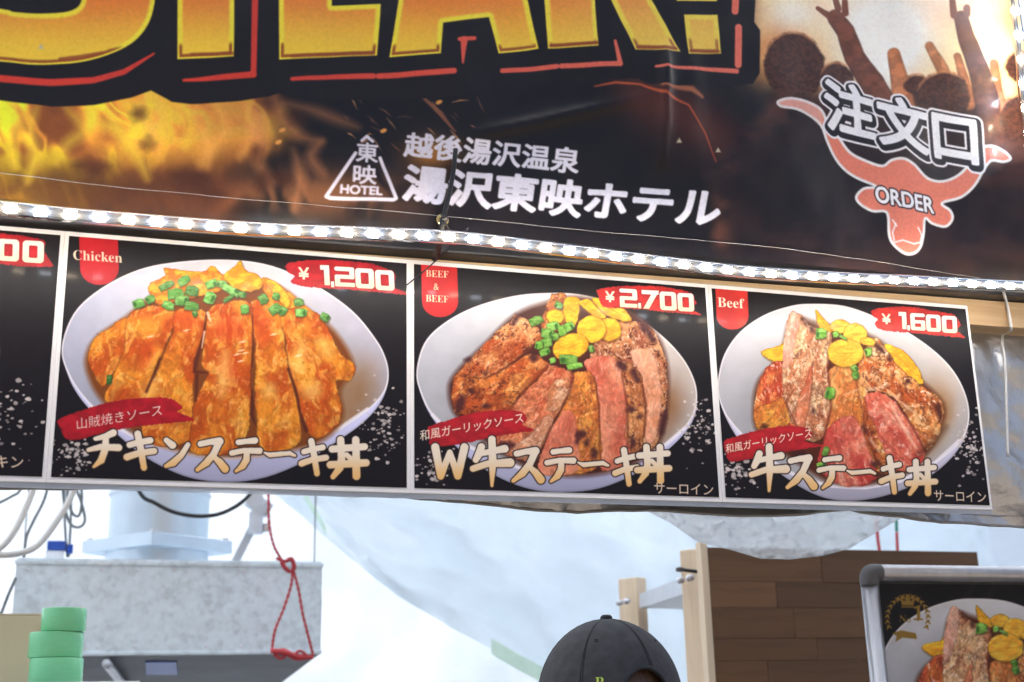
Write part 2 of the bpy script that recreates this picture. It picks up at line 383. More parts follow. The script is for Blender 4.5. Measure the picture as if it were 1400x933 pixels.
# squared price figures, drawn from bars in a unit box
def rbox(u, v, x0, x1, y0, y1, r):
    qx = np.abs(u-(x0+x1)/2)-(x1-x0)/2+r; qy = np.abs(v-(y0+y1)/2)-(y1-y0)/2+r
    return -(np.hypot(np.maximum(qx, 0), np.maximum(qy, 0))+np.minimum(np.maximum(qx, qy), 0)-r)
def figure(ch, u, v, w):
    t = .235; o = rbox(u, v, 0, w, 0, 1, .17); M = np.maximum; N = np.minimum
    if ch == '0': return N(o, -rbox(u, v, t*1.15, w-t*1.15, .22, .78, .06))
    if ch == '1': return M(rbox(u, v, w-.27, w, 0, 1, .03), rbox(u, v, 0, w, 0, .24, .03))
    if ch == '2': return M(M(rbox(u, v, 0, w, 0, .22, .12), rbox(u, v, w-t*1.15, w, .03, .60, .10)), M(M(rbox(u, v, 0, w, .40, .61, .10), rbox(u, v, 0, t*1.15, .42, 1, .06)), rbox(u, v, 0, w, .79, 1, .03)))
    if ch == '6': return M(M(rbox(u, v, 0, w, 0, .22, .14), rbox(u, v, 0, t*1.15, .02, .98, .14)), M(M(rbox(u, v, 0, w, .40, .60, .10), rbox(u, v, w-t*1.15, w, .42, .98, .12)), rbox(u, v, 0, w, .79, 1, .14)))
    if ch == '7':
        k = .17+(w-.17-.22)*(1-(v-.1)/.9); dg = N(N(u-(k-.12), (k+.20)-u)*.85, N(v, 1-v))
        return M(rbox(u, v, 0, w, 0, .23, .05), dg)
    if ch == ',': return N(rbox(u, v, 0, w, 0, 1, .03), w*.45+(1-v)*.6-u*.6+.2)
def price(pr, lst, colr=CREAM):
    """lst: (figure, x left, x right, y top, y bottom, slope)"""
    for ch, x0, x1, y0, y1, sl_ in lst:
        x0 += pr.ox; x1 += pr.ox; y0 += pr.oy; y1 += pr.oy
        h = y1-y0; P = np.array([(x0-3, y0-3), (x1+3, y1+5)]); sl = pr.win(P, 3)
        if sl is None: continue
        X, Y = pr.PX[sl], pr.PY[sl]; v = (Y-y0-(X-x0)*sl_)/h; u = (X-x0-(v-.5)*h*.05)/h; w = (x1-x0)/h
        d = figure(ch, u, v, w)*h
        pr.put(sl, np.clip((d+1.2)/.9+.5, 0, 1)*.55, (120, 20, 26)); pr.put(sl, np.clip(d/.9+.5, 0, 1), lerp((250, 240, 224), (250, 224, 186), sstep(.2, 1, v)))
def ribbon(pr, x0, x1, y0, y1, colr=(192, 28, 36)):
    w = x1-x0; r = w*.42; t = [(x0, y0), (x1, y0+w*.09)]
    for a in np.linspace(0, math.pi, 11): t.append(((x0+x1)/2+math.cos(a)*w/2+1.5, y1-r+math.sin(a)*r))
    pr.fill(t, tone(colr, np.array(colr)*.93, 4, 20, rim=1))

BLACK = np.array((22, 16, 19.0))
def ground(pr, seed):
    n = fbm(pr.PX, pr.PY, 40, seed, 4); n2 = fbm(pr.PX, pr.PY, 1.6, seed+5, 2)
    pr.img[:] = BLACK*(.85+.3*n)[..., None]*(.88+.24*n2)[..., None]

def dish_chicken(pr):
    pr.zoom(80, 330, 2.745)
    bowl(pr, [(14, 400), (60, 272), (160, 180), (300, 110), (450, 80), (640, 72), (800, 95), (960, 165), (1100, 262), (1190, 370), (1226, 440), (1238, 505), (1228, 565), (1196, 625), (1140, 684), (1060, 742), (930, 824), (780, 886), (640, 905), (500, 890), (380, 842), (290, 785), (205, 712), (130, 645), (75, 580), (36, 505)],
         [(14, 400), (60, 272), (160, 180), (300, 110), (450, 80), (640, 72), (800, 95), (960, 165), (1100, 262), (1190, 370), (1226, 440), (1237, 500), (1226, 555), (1190, 606), (1130, 655), (1040, 712), (900, 772), (760, 805), (640, 815), (500, 800), (360, 764), (250, 712), (160, 648), (90, 578), (38, 496)],
         (196, 196, 214), (226, 222, 226), (200, 196, 210), 11, (150, 104, 60), front=[(120, 622), (200, 690), (340, 760), (500, 800), (640, 815), (760, 805), (900, 775), (1050, 705), (1160, 630)])
    pr.fill([(100, 440), (140, 360), (250, 285), (340, 210), (420, 150), (640, 130), (830, 170), (930, 250), (1040, 340), (1110, 470), (1060, 560), (1070, 660), (1000, 745), (860, 790), (640, 812), (480, 795), (300, 735), (170, 610), (115, 520)], (122, 62, 20), feather=9, smooth=True)
    O1, O2, O3 = (232, 142, 38), (196, 82, 18), (248, 184, 84)
    chips(pr, [[(340, 190), (345, 155), (400, 130), (400, 100), (470, 110), (540, 115), (575, 92), (610, 120), (640, 150), (600, 190), (470, 220), (380, 240)], [(760, 140), (820, 155), (905, 225), (950, 260), (1000, 310), (900, 300), (800, 240)]], 300, (244, 168, 44), (220, 112, 28))
    strips = [
     ([(108, 430), (128, 372), (180, 330), (250, 288), (268, 330), (240, 440), (205, 500), (165, 545), (125, 490)], 1.9),
     ([(255, 290), (320, 246), (430, 250), (432, 320), (385, 430), (335, 560), (315, 610), (200, 610), (172, 585), (210, 490), (245, 400)], 1.9),
     ([(436, 262), (540, 255), (556, 300), (530, 400), (512, 490), (506, 560), (518, 690), (490, 750), (400, 772), (320, 740), (312, 640), (335, 560), (380, 460), (428, 340)], 1.75),
     ([(565, 255), (640, 225), (722, 232), (735, 330), (724, 480), (722, 640), (706, 730), (640, 800), (500, 792), (496, 700), (512, 600), (560, 500), (538, 470), (548, 350)], 1.6),
     ([(724, 230), (820, 240), (845, 330), (856, 420), (880, 540), (905, 640), (912, 740), (860, 785), (765, 786), (745, 690), (735, 560), (738, 400)], 1.5),
     ([(832, 262), (960, 262), (1015, 330), (1062, 425), (1112, 468), (1092, 525), (1042, 530), (1062, 620), (1050, 690), (975, 742), (925, 706), (892, 566), (862, 470), (850, 360)], 1.2)]
    for k, (p, a) in enumerate(strips):
        pr.fill(p, meat(O1, O2, O3, 40+k*9, a, rim=.45, rimw=4.5, scale=17, stretch=2.0, gloss=.12, k=.55), smooth=True, rough=2.2, rs=9, seed=50+k)
    for k, q in enumerate([ell(330, 320, 52, 40), ell(640, 330, 60, 46), ell(480, 300, 46, 34), ell(770, 330, 34, 60), ell(330, 430, 20, 60, a0=.4), ell(640, 470, 30, 60)]):
        pr.fill(q, (206, 66, 22) if k else (250, 190, 60), feather=16, alpha=.55, smooth=True)
    for q in [ell(905, 430, 26, 60, a0=.2), ell(620, 500, 24, 90, a0=.1), ell(345, 560, 18, 44, a0=.5), ell(950, 560, 40, 34), ell(1000, 400, 20, 44, a0=-.5), ell(790, 560, 26, 26)]:
        pr.fill(q, (252, 206, 112), feather=15, alpha=.6, smooth=True)
    pr.strokes([([(556, 262), (545, 350), (516, 450), (510, 490), (560, 494)], [2, 5, 9, 7, 2]), ([(520, 500), (516, 600)], [6, 3]), ([(728, 250), (730, 400), (726, 470)], [1, 3, 3]), ([(726, 560), (728, 620), (724, 650), (740, 690)], [3, 7, 9, 2]), ([(382, 440), (330, 565)], [3, 5]), ([(862, 480), (890, 560), (905, 640), (930, 710)], [5, 4, 5, 8])], (84, 32, 16), feather=2.5, alpha=.9)
    pr.strokes([([(560, 270), (570, 300)], [6, 3]), ([(548, 340), (538, 400)], [4, 2])], (246, 206, 176), feather=2, alpha=.8)
    for x, y in ((690, 378), (686, 410), (684, 450), (700, 420), (480, 335), (806, 350), (345, 358), (900, 430), (670, 425)):
        pr.strokes([([(x-12, y+3), (x, y), (x+13, y-3)], [1, 3.2, 1])], (255, 240, 222), feather=2, alpha=.75)
    rnd = random.Random(8)
    for k in range(60):
        x, y = rnd.uniform(130, 1080), rnd.uniform(280, 760); pr.fill(ell(x, y, rnd.uniform(2, 5), rnd.uniform(2, 4), 7), (110, 48, 16), feather=2, alpha=.4)
    greens(pr, [(190, 520, 12, 22)], 5, (60, 110, 40), (80, 130, 60))
    chips(pr, [[(618, 128), (660, 96), (684, 72), (702, 106), (750, 128), (768, 166), (724, 190), (664, 180), (632, 152)], [(772, 142), (828, 160), (868, 214), (858, 252), (812, 206)]], 320)
    greens(pr, [(300, 235, 26, 22), (344, 218, 22, 18), (408, 166, 36, 16), (470, 148, 28, 20), (440, 198, 36, 24), (500, 186, 30, 26), (462, 222, 34, 24), (412, 240, 28, 20), (500, 244, 30, 22), (512, 272, 12, 14), (574, 160, 26, 20), (612, 160, 24, 18), (566, 214, 26, 30), (648, 186, 42, 18), (640, 214, 30, 10), (688, 200, 20, 16), (770, 216, 22, 24), (816, 208, 18, 18), (812, 254, 26, 24), (842, 262, 18, 22), (700, 256, 20, 22), (900, 230, 22, 18), (910, 268, 26, 20), (1000, 286, 22, 20)], 60)

def dish_double(pr):
    pr.zoom(550, 350, 2.6667)
    top = [(54, 420), (82, 320), (150, 250), (260, 190), (400, 150), (520, 138), (640, 142), (760, 172), (860, 228), (960, 306), (1032, 390), (1070, 480)]
    bowl(pr, top+[(1070, 570), (1035, 640), (960, 715), (850, 795), (720, 848), (600, 862), (490, 856), (390, 826), (290, 772), (190, 690), (108, 590), (66, 500)],
         top+[(1066, 560), (1030, 625), (960, 685), (870, 738), (750, 782), (600, 800), (450, 780), (320, 735), (200, 670), (108, 575), (66, 490)],
         (212, 210, 216), (226, 224, 226), (222, 208, 200), 21, (140, 92, 54), front=[(110, 580), (200, 672), (330, 738), (450, 780), (600, 800), (750, 786), (870, 740), (960, 688), (1030, 628)])
    pr.fill([(168, 500), (190, 430), (300, 320), (410, 214), (520, 170), (640, 150), (820, 190), (930, 290), (970, 420), (960, 600), (930, 690), (830, 770), (640, 806), (480, 780), (330, 700), (200, 590)], (72, 30, 20), feather=9, smooth=True)
    C1, C2, C3 = (232, 140, 64), (186, 82, 34), (250, 180, 104); PK, PK2 = (234, 146, 108), (214, 104, 76)
    L = [
     ([(505, 250), (528, 175), (545, 140), (590, 140), (610, 180), (590, 260), (540, 280)], meat((222, 140, 80), (170, 84, 40), C3, 71, 1.9, char=.7)),
     ([(700, 320), (760, 246), (850, 236), (905, 262), (942, 320), (966, 420), (962, 560), (942, 660), (915, 700), (880, 700), (800, 420), (690, 390)], meat((214, 140, 88), (168, 92, 60), (240, 190, 140), 72, 1.3, char=1, pale=.8, scale=9)),
     ([(828, 352), (872, 338), (915, 360), (938, 440), (945, 540), (930, 640), (905, 690), (880, 650), (888, 540), (866, 440)], meat((238, 168, 136), (232, 148, 104), (246, 190, 150), 73, 1.5, rim=.75, scale=20, k=.55)),
     ([(760, 372), (812, 388), (862, 420), (884, 500), (890, 610), (876, 690), (838, 740), (810, 720), (800, 560)], meat((222, 146, 84), (190, 108, 60), (246, 186, 120), 74, 1.4, char=.9, pale=.3, scale=10)),
     ([(664, 388), (720, 366), (776, 378), (800, 430), (818, 540), (816, 650), (830, 730), (780, 776), (720, 770), (716, 640), (706, 510), (684, 440)], meat(PK, PK2, (240, 160, 130), 75, 1.5, rim=.78, scale=24, k=.55)),
     ([(612, 436), (660, 420), (696, 436), (716, 520), (724, 640), (720, 760), (640, 798), (500, 796), (505, 730), (545, 640), (590, 540)], meat((234, 146, 60), (208, 110, 50), (248, 182, 84), 76, 1.8, char=.45, scale=10)),
     ([(560, 600), (610, 560), (640, 640), (640, 780), (560, 800), (500, 790), (508, 720)], meat(PK, PK2, (232, 120, 92), 77, 1.8, rim=.85, scale=22, k=.55)),
     ([(478, 362), (540, 396), (626, 428), (610, 500), (568, 580), (525, 650), (486, 745), (400, 735), (335, 690), (380, 590), (430, 500), (500, 440)], meat((226, 132, 86), (206, 98, 62), (244, 166, 110), 78, 2.2, char=.3, pale=.25, scale=14)),
     ([(180, 480), (205, 424), (300, 425), (400, 396), (474, 356), (532, 396), (505, 440), (430, 512), (375, 575), (212, 582), (186, 540)], meat(C1, C2, C3, 79, 2.55, char=.85, scale=11, stretch=2.6)),
     ([(236, 388), (330, 292), (392, 236), (425, 214), (512, 286), (474, 332), (384, 402), (300, 448), (206, 436)], meat((228, 148, 88), C2, (248, 190, 130), 80, 2.5, char=.9, pale=.35, scale=10, stretch=2.4))]
    for k, (p, f) in enumerate(L): pr.fill(p, f, smooth=True, rough=2.4, rs=8, seed=30+k)
    pr.fill([(470, 650), (520, 585), (552, 600), (520, 680), (470, 740), (410, 730), (400, 700)], meat((240, 196, 164), (222, 150, 110), (250, 224, 200), 81, 2.1, pale=.8, scale=6), smooth=True, rough=2, alpha=.85)
    pr.fill([(540, 470), (600, 450), (615, 490), (570, 560), (530, 560)], meat((240, 196, 150), (224, 140, 90), (250, 224, 200), 82, 2.1, pale=.8, char=.4, scale=6), smooth=True, rough=2, alpha=.8)
    DK = (62, 26, 30)
    for q in [ell(412, 236, 10, 26, a0=.5), ell(478, 372, 16, 16), ell(240, 380, 14, 10), ell(800, 400, 22, 16, a0=.6), ell(850, 436, 12, 28, a0=-.4), ell(885, 262, 16, 28, a0=-.7), ell(910, 300, 12, 24, a0=-.6), ell(655, 650, 20, 16), ell(672, 680, 10, 14), ell(640, 668, 10, 18), ell(832, 560, 16, 12), ell(866, 585, 12, 10), ell(210, 540, 18, 34, a0=.3), ell(250, 492, 12, 10), ell(305, 550, 16, 8), ell(840, 680, 10, 20), ell(950, 610, 12, 50, a0=.2), ell(700, 720, 14, 20), ell(380, 690, 30, 14)]:
        pr.fill(q, DK, feather=6, smooth=True, rough=2.2, alpha=.85)
    pr.strokes([([(512, 290), (470, 336), (384, 404), (300, 450)], [2, 4, 4, 2]), ([(530, 400), (440, 500), (380, 570)], [3, 5, 3]), ([(624, 432), (600, 520), (540, 630), (490, 740)], [3, 4, 4, 5]), ([(700, 440), (716, 540), (722, 740)], [2, 3, 3]), ([(800, 430), (822, 560), (822, 700)], [2, 4, 3]), ([(866, 430), (888, 540), (882, 660)], [3, 4, 3])], (104, 42, 24), feather=3, alpha=.7)
    pr.strokes([([(560, 300+380), (530, 560)], [1, 1])], (255, 230, 200), alpha=.3)
    G = [[(588, 168), (612, 150), (650, 158), (646, 200), (632, 250), (600, 250), (586, 214)], [(640, 170), (680, 158), (716, 190), (742, 222), (712, 228), (676, 204)], [(690, 156), (740, 160), (800, 184), (836, 236), (790, 236), (740, 214)], ell(558, 222, 33, 28), ell(756, 268, 44, 42, a0=.5), ell(690, 268, 54, 50), ell(614, 330, 68, 48, a0=-.35)]
    chips(pr, G, 340, (252, 190, 44), (240, 160, 32))
    greens(pr, [(486, 238, 32, 20), (570, 180, 18, 16), (548, 256, 28, 20), (528, 284, 26, 22), (556, 296, 18, 18), (584, 272, 18, 26), (608, 258, 22, 22), (524, 318, 28, 22), (498, 326, 16, 20), (520, 350, 24, 18), (548, 382, 14, 14), (606, 378, 40, 24), (630, 402, 36, 14), (690, 338, 12, 18)], 90, (100, 156, 52), (140, 190, 84))

def dish_beef(pr):
    pr.zoom(965, 380, 2.745)
    top = [(48, 380), (72, 288), (130, 205), (220, 142), (320, 108), (400, 100), (520, 108), (640, 150), (760, 208), (870, 288), (942, 372), (982, 470)]
    bowl(pr, top+[(984, 560), (944, 650), (856, 735), (730, 800), (600, 834), (480, 834), (380, 800), (270, 730), (150, 640), (82, 540), (50, 450)],
         top+[(982, 555), (944, 625), (862, 692), (730, 762), (600, 788), (470, 782), (350, 750), (255, 692), (150, 600), (80, 520), (50, 445)],
         (216, 212, 216), (240, 236, 238), (226, 214, 206), 31, (156, 96, 36), wall=(206, 200, 216), front=[(140, 596), (260, 696), (350, 750), (470, 782), (600, 788), (730, 764), (860, 694), (950, 612)])
    pr.fill([(178, 480), (200, 380), (280, 290), (320, 150), (420, 170), (560, 200), (660, 240), (780, 360), (892, 470), (880, 570), (830, 660), (760, 730), (620, 776), (470, 770), (350, 700), (200, 590)], (84, 36, 14), feather=9, smooth=True)
    chips(pr, [[(206, 278), (288, 250), (298, 216), (308, 262), (276, 322)], [(670, 250), (730, 266), (786, 320), (816, 396), (760, 380), (700, 310)], [(412, 118), (440, 150), (486, 196), (440, 210), (418, 170)]], 360, (250, 190, 50), (238, 158, 34))
    L = [
     ([(182, 470), (205, 380), (236, 330), (290, 312), (336, 400), (330, 500), (352, 570), (240, 596), (192, 548)], meat((226, 120, 54), (196, 72, 40), (248, 160, 84), 171, 1.2, char=.35, pale=.35, scale=9, gloss=.5)),
     ([(180, 500), (230, 470), (300, 450), (330, 500), (300, 560), (230, 590), (190, 560)], meat((240, 160, 60), (220, 120, 50), (250, 190, 90), 172, 2.2, char=.3)),
     ([(466, 340), (560, 335), (604, 420), (596, 520), (500, 560), (452, 590), (462, 450)], meat((236, 164, 88), (214, 122, 60), (248, 196, 120), 173, 1.5, char=.25, scale=8)),
     ([(578, 305), (636, 226), (722, 330), (800, 398), (884, 462), (890, 540), (864, 612), (822, 646), (768, 548), (700, 446), (612, 424), (566, 380)], meat((234, 156, 84), (196, 92, 40), (250, 206, 150), 174, .85, char=.75, pale=.7, scale=9, stretch=2.2, gloss=.6)),
     ([(556, 452), (606, 462), (660, 610), (720, 720), (660, 768), (596, 680), (560, 560)], meat((234, 152, 62), (190, 92, 44), (250, 190, 100), 175, 1.1, char=.7, scale=8, gloss=.5)),
     ([(596, 446), (676, 436), (742, 506), (806, 600), (820, 676), (770, 722), (706, 712), (646, 590)], meat((226, 112, 84), (196, 60, 50), (244, 170, 140), 176, .95, rim=.75, pale=.25, scale=14, gloss=.6, k=.6)),
     ([(452, 566), (540, 516), (584, 566), (616, 660), (646, 745), (570, 786), (470, 764), (424, 700), (438, 620)], meat((228, 120, 92), (196, 62, 52), (244, 176, 146), 177, 1.2, rim=.75, scale=18, pale=.2, k=.6)),
     ([(316, 136), (352, 138), (402, 188), (462, 204), (472, 250), (458, 340), (472, 480), (440, 600), (360, 600), (300, 480), (286, 360), (296, 250)], meat((236, 184, 132), (206, 126, 84), (250, 220, 176), 178, 1.5, char=.55, pale=1, scale=8)),
     ([(314, 140), (346, 142), (342, 220), (322, 310), (288, 342), (294, 250)], meat((240, 184, 158), (230, 160, 132), (250, 210, 190), 179, 1.5, rim=.85, scale=16, k=.6))]
    for k, (p, f) in enumerate(L): pr.fill(p, f, smooth=True, rough=2.4, rs=8, seed=30+k)
    pr.fill([(340, 480), (370, 400), (400, 330), (396, 440), (366, 580), (330, 590)], meat((206, 78, 44), (222, 130, 90), (232, 120, 70), 180, 1.8, pale=.2), smooth=True, rough=1.5, alpha=.85)
    DK = (64, 26, 22)
    for q in [ell(368, 165, 7, 20, a0=-.6), ell(400, 196, 8, 14, a0=-.6), ell(650, 262, 10, 28, a0=-.8), ell(690, 300, 8, 14), ell(760, 390, 8, 8), ell(872, 490, 12, 24), ell(880, 520, 8, 20), ell(596, 570, 7, 18, a0=-.4), ell(404, 500, 5, 9), ell(220, 560, 16, 10), ell(640, 700, 22, 14), ell(660, 740, 30, 12), ell(700, 720, 14, 8), ell(350, 660, 26, 12)]:
        pr.fill(q, DK, feather=5, smooth=True, rough=1.8, alpha=.85)
    pr.strokes([([(470, 210), (456, 330), (472, 480), (442, 610)], [2, 4, 4, 3]), ([(566, 400), (600, 560), (640, 690)], [2, 3, 4]), ([(700, 446), (770, 550), (824, 650)], [2, 4, 5]), ([(352, 580), (300, 470), (330, 420)], [3, 4, 2])], (112, 40, 22), feather=3, alpha=.75)
    pr.strokes([([(600, 425), (660, 410), (690, 400)], [3, 4, 2]), ([(700, 440), (760, 490), (790, 510)], [2, 4, 2]), ([(620, 610), (650, 650)], [5, 3]), ([(520, 440), (570, 420)], [2, 2]), ([(470, 650), (500, 710), (520, 760)], [1, 3, 1]), ([(690, 470), (740, 560), (790, 640)], [4, 6, 4])], (252, 222, 190), feather=4, alpha=.6)
    pr.strokes([([(800, 660), (850, 620), (900, 560)], [10, 12, 4])], (60, 28, 12), feather=12, alpha=.6)
    chips(pr, [ell(505, 182, 38, 26), ell(560, 212, 46, 42), ell(608, 240, 32, 15, a0=.15), ell(524, 282, 68, 54)], 380, (252, 196, 64), (242, 168, 48))
    greens(pr, [(432, 210, 24, 26), (488, 212, 14, 14), (516, 224, 20, 8), (610, 278, 16, 20), (558, 340, 16, 16), (562, 366, 16, 20), (468, 432, 22, 30), (450, 652, 13, 24), (434, 700, 22, 12)], 120, (96, 156, 48), (146, 196, 88))

SERIF = str.maketrans({**{chr(65+i): chr(0x1D400+i) for i in range(26)}, **{chr(97+i): chr(0x1D41A+i) for i in range(26)}})
def serif(s): return s.translate(SERIF)

PITCH_X, PW, PH, ZT = 0.418, 0.4085, 0.2884, 2.15       # card pitch, printed width and height, top of the print
def card_print(i):
    sh = 0.0 if i > 0 else PITCH_X
    pr = Print((i-1)*PITCH_X, (i-1)*PITCH_X+PW, ZT-PH, ZT, 0.0, 2000, shift=sh)
    ground(pr, 200+i)
    if i == 0:                                  # the leftmost card: only its right end is in view
        pr.ox = -36; dish_chicken(pr); pr.ox = 0
        pr.zoom(310, 340, 5.83)
        brush(pr, [(480, 120), (600, 95), (800, 92), (1000, 105), (1200, 130), (1330, 165), (1330, 240), (1400, 345), (1340, 352), (1200, 355), (900, 318), (650, 305), (500, 265)], 5)
        pr.zoom(0, 0, 1); price(pr, [('0', 484, 509, 365, 393, .06), ('0', 513, 538, 367, 395, .06)])
        pr.zoom(0, 0, 1); splatter(pr, 500, 590, 26, 24, 90, 3, 3.2)
        brush_word(pr, [('丼', 420, 474, 598, 652)])
        pr.text('チキン', (482, 654), (17.5, .6), (-.6, -18), (226, 200, 172), .012)
        return pr
    if i == 1:
        dish_chicken(pr)
        pr.zoom(0, 0, 1); splatter(pr, 104, 622, 16, 14, 70, 12, 3.6); splatter(pr, 528, 586, 13, 24, 90, 13, 2.8)
        ribbon(pr, 108, 161, 318, 390); pr.text(serif('Chicken'), (99.5, 355), (19.2, 1.25), (-.3, -19), (226, 206, 176), .004)
        pr.zoom(310, 340, 5.83)
        brush(pr, [(475, 125), (600, 97), (800, 88), (1000, 105), (1150, 120), (1270, 160), (1335, 185), (1345, 250), (1320, 300), (1420, 345), (1480, 372), (1300, 358), (1000, 330), (800, 318), (600, 300), (510, 265), (540, 220), (490, 190)], 6)
        pr.zoom(0, 0, 1)
        pr.text('¥', (408.5, 381.5), (25, 1.5), (-.5, -22), CREAM, .03)
        price(pr, [('1', 438, 450.5, 362.5, 390, .03), (',', 452.5, 457, 385, 393, .0), ('2', 457.5, 485, 364.5, 391.5, .05), ('0', 485.8, 511.5, 366.5, 394, .05), ('0', 513, 539, 369, 396.5, .05)])
        pr.zoom(70, 500, 5.488)
        brush(pr, [(50, 412), (200, 345), (400, 285), (560, 255), (760, 240), (900, 252), (985, 315), (950, 350), (1075, 408), (860, 435), (600, 465), (400, 505), (190, 560), (100, 540), (70, 470)], 7, (182, 24, 36))
        pr.zoom(0, 0, 1)
        pr.text('山賊焼きソース', (103.5, 587), (17.1, -2.9), (-.5, -17), (226, 208, 190), .012)
        brush_word(pr, [('チ', 119, 165, 590, 641), ('キ', 171, 214, 591, 643), ('ン', 224, 259, 598, 641), ('ス', 267, 312, 599, 645), ('テ', 315, 357, 599, 646), ('ー', 359, 405, 612, 632), ('キ', 410, 449, 601, 651), ('丼', 450, 502, 599, 654)])
    if i == 2:
        dish_double(pr)
        pr.zoom(0, 0, 1); splatter(pr, 596, 638, 13, 14, 70, 22, 3.4); splatter(pr, 957, 586, 12, 22, 90, 23, 2.7)
        ribbon(pr, 575.5, 625, 358, 434, (202, 38, 38))
        for s_, x, y in (('BEEF', 582, 378.5), ('&', 592.5, 396.5), ('BEEF', 582, 412.5)):
            pr.text(serif(s_), (x, y), (12.2, .6), (-.2, -13.5), (246, 216, 176), .006)
        pr.zoom(760, 390, 6.219)
        brush(pr, [(350, 40), (480, 15), (650, 5), (850, 10), (1000, 30), (1140, 62), (1180, 120), (1195, 155), (1160, 210), (1240, 255), (1130, 245), (900, 225), (700, 205), (500, 195), (400, 180), (360, 90)], 8, (214, 48, 44))
        pr.zoom(0, 0, 1)
        pr.text('¥', (828, 412.5), (22, 1.5), (-.5, -20), CREAM, .03)
        price(pr, [('2', 847, 871.5, 394.5, 420, .05), (',', 872.5, 876.5, 414.5, 422, .0), ('7', 877.5, 901, 396.5, 422, .05), ('0', 902, 925, 398.5, 424, .05), ('0', 926.3, 948.7, 400.5, 425.5, .05)])
        pr.zoom(565, 530, 5.833)
        brush(pr, [(120, 315), (300, 255), (450, 210), (600, 186), (760, 180), (872, 200), (905, 255), (870, 300), (965, 342), (800, 368), (600, 402), (400, 448), (160, 472), (125, 400)], 9, (190, 32, 40))
        pr.zoom(0, 0, 1)
        pr.text('和風ガーリックソース', (574, 602), (14.3, -2.55), (-.3, -15.5), (236, 216, 192), .012)
        brush_word(pr, [('W', 590, 640, 609, 655), ('牛', 645, 700, 599, 667), ('ス', 699, 744, 612, 660), ('テ', 746, 786, 612, 660), ('ー', 788, 833, 625, 646), ('キ', 839, 874, 613, 665), ('丼', 870, 916, 609, 660)])
        pr.text('サーロイン', (893.5, 674), (16.6, .55), (-.4, -18), (226, 200, 172), .012)
    if i == 3:
        dish_beef(pr)
        pr.zoom(0, 0, 1); splatter(pr, 1007, 648, 12, 12, 70, 32, 3.4); splatter(pr, 1327, 614, 11, 18, 90, 33, 2.6)
        ribbon(pr, 978, 1022, 391, 451, (214, 52, 44)); pr.text(serif('Beef'), (981, 419.5), (19.0, 1.3), (-.8, -19), (252, 232, 206), .004)
        pr.zoom(1150, 400, 6.22)
        brush(pr, [(265, 150), (420, 125), (600, 122), (780, 155), (930, 180), (985, 215), (1015, 275), (985, 325), (1060, 385), (980, 380), (800, 365), (600, 345), (430, 330), (320, 310), (290, 260), (310, 230), (270, 200)], 10, (214, 50, 42))
        pr.zoom(0, 0, 1)
        pr.text('¥', (1206.5, 442.5), (20.5, 1.5), (-1, -18.5), CREAM, .03)
        price(pr, [('1', 1228.8, 1239.5, 426.5, 450, .04), (',', 1240.5, 1244, 445, 452, .0), ('6', 1244.6, 1265.3, 428, 451.5, .05), ('0', 1266, 1286.3, 429.8, 453.3, .05), ('0', 1287.7, 1308.5, 431.6, 455, .05)])
        pr.zoom(980, 540, 5.83)
        brush(pr, [(60, 372), (160, 330), (320, 285), (480, 255), (620, 250), (725, 270), (765, 325), (700, 372), (850, 405), (700, 430), (500, 468), (280, 508), (115, 535), (72, 470)], 11, (196, 36, 42))
        pr.zoom(0, 0, 1)
        pr.text('和風ガーリックソース', (992, 619.5), (11.9, -2.3), (-.6, -13.8), (240, 218, 192), .012)
        brush_word(pr, [('牛', 1026, 1077, 609, 674), ('ス', 1074, 1117, 622, 669), ('テ', 1118, 1155, 623, 669), ('ー', 1156, 1198, 637, 656), ('キ', 1203, 1236, 624, 676), ('丼', 1240, 1280, 629, 677)])
        pr.text('サーロイン', (1276.5, 684), (14.6, .55), (-1, -17.5), (232, 206, 176), .012)
    return pr

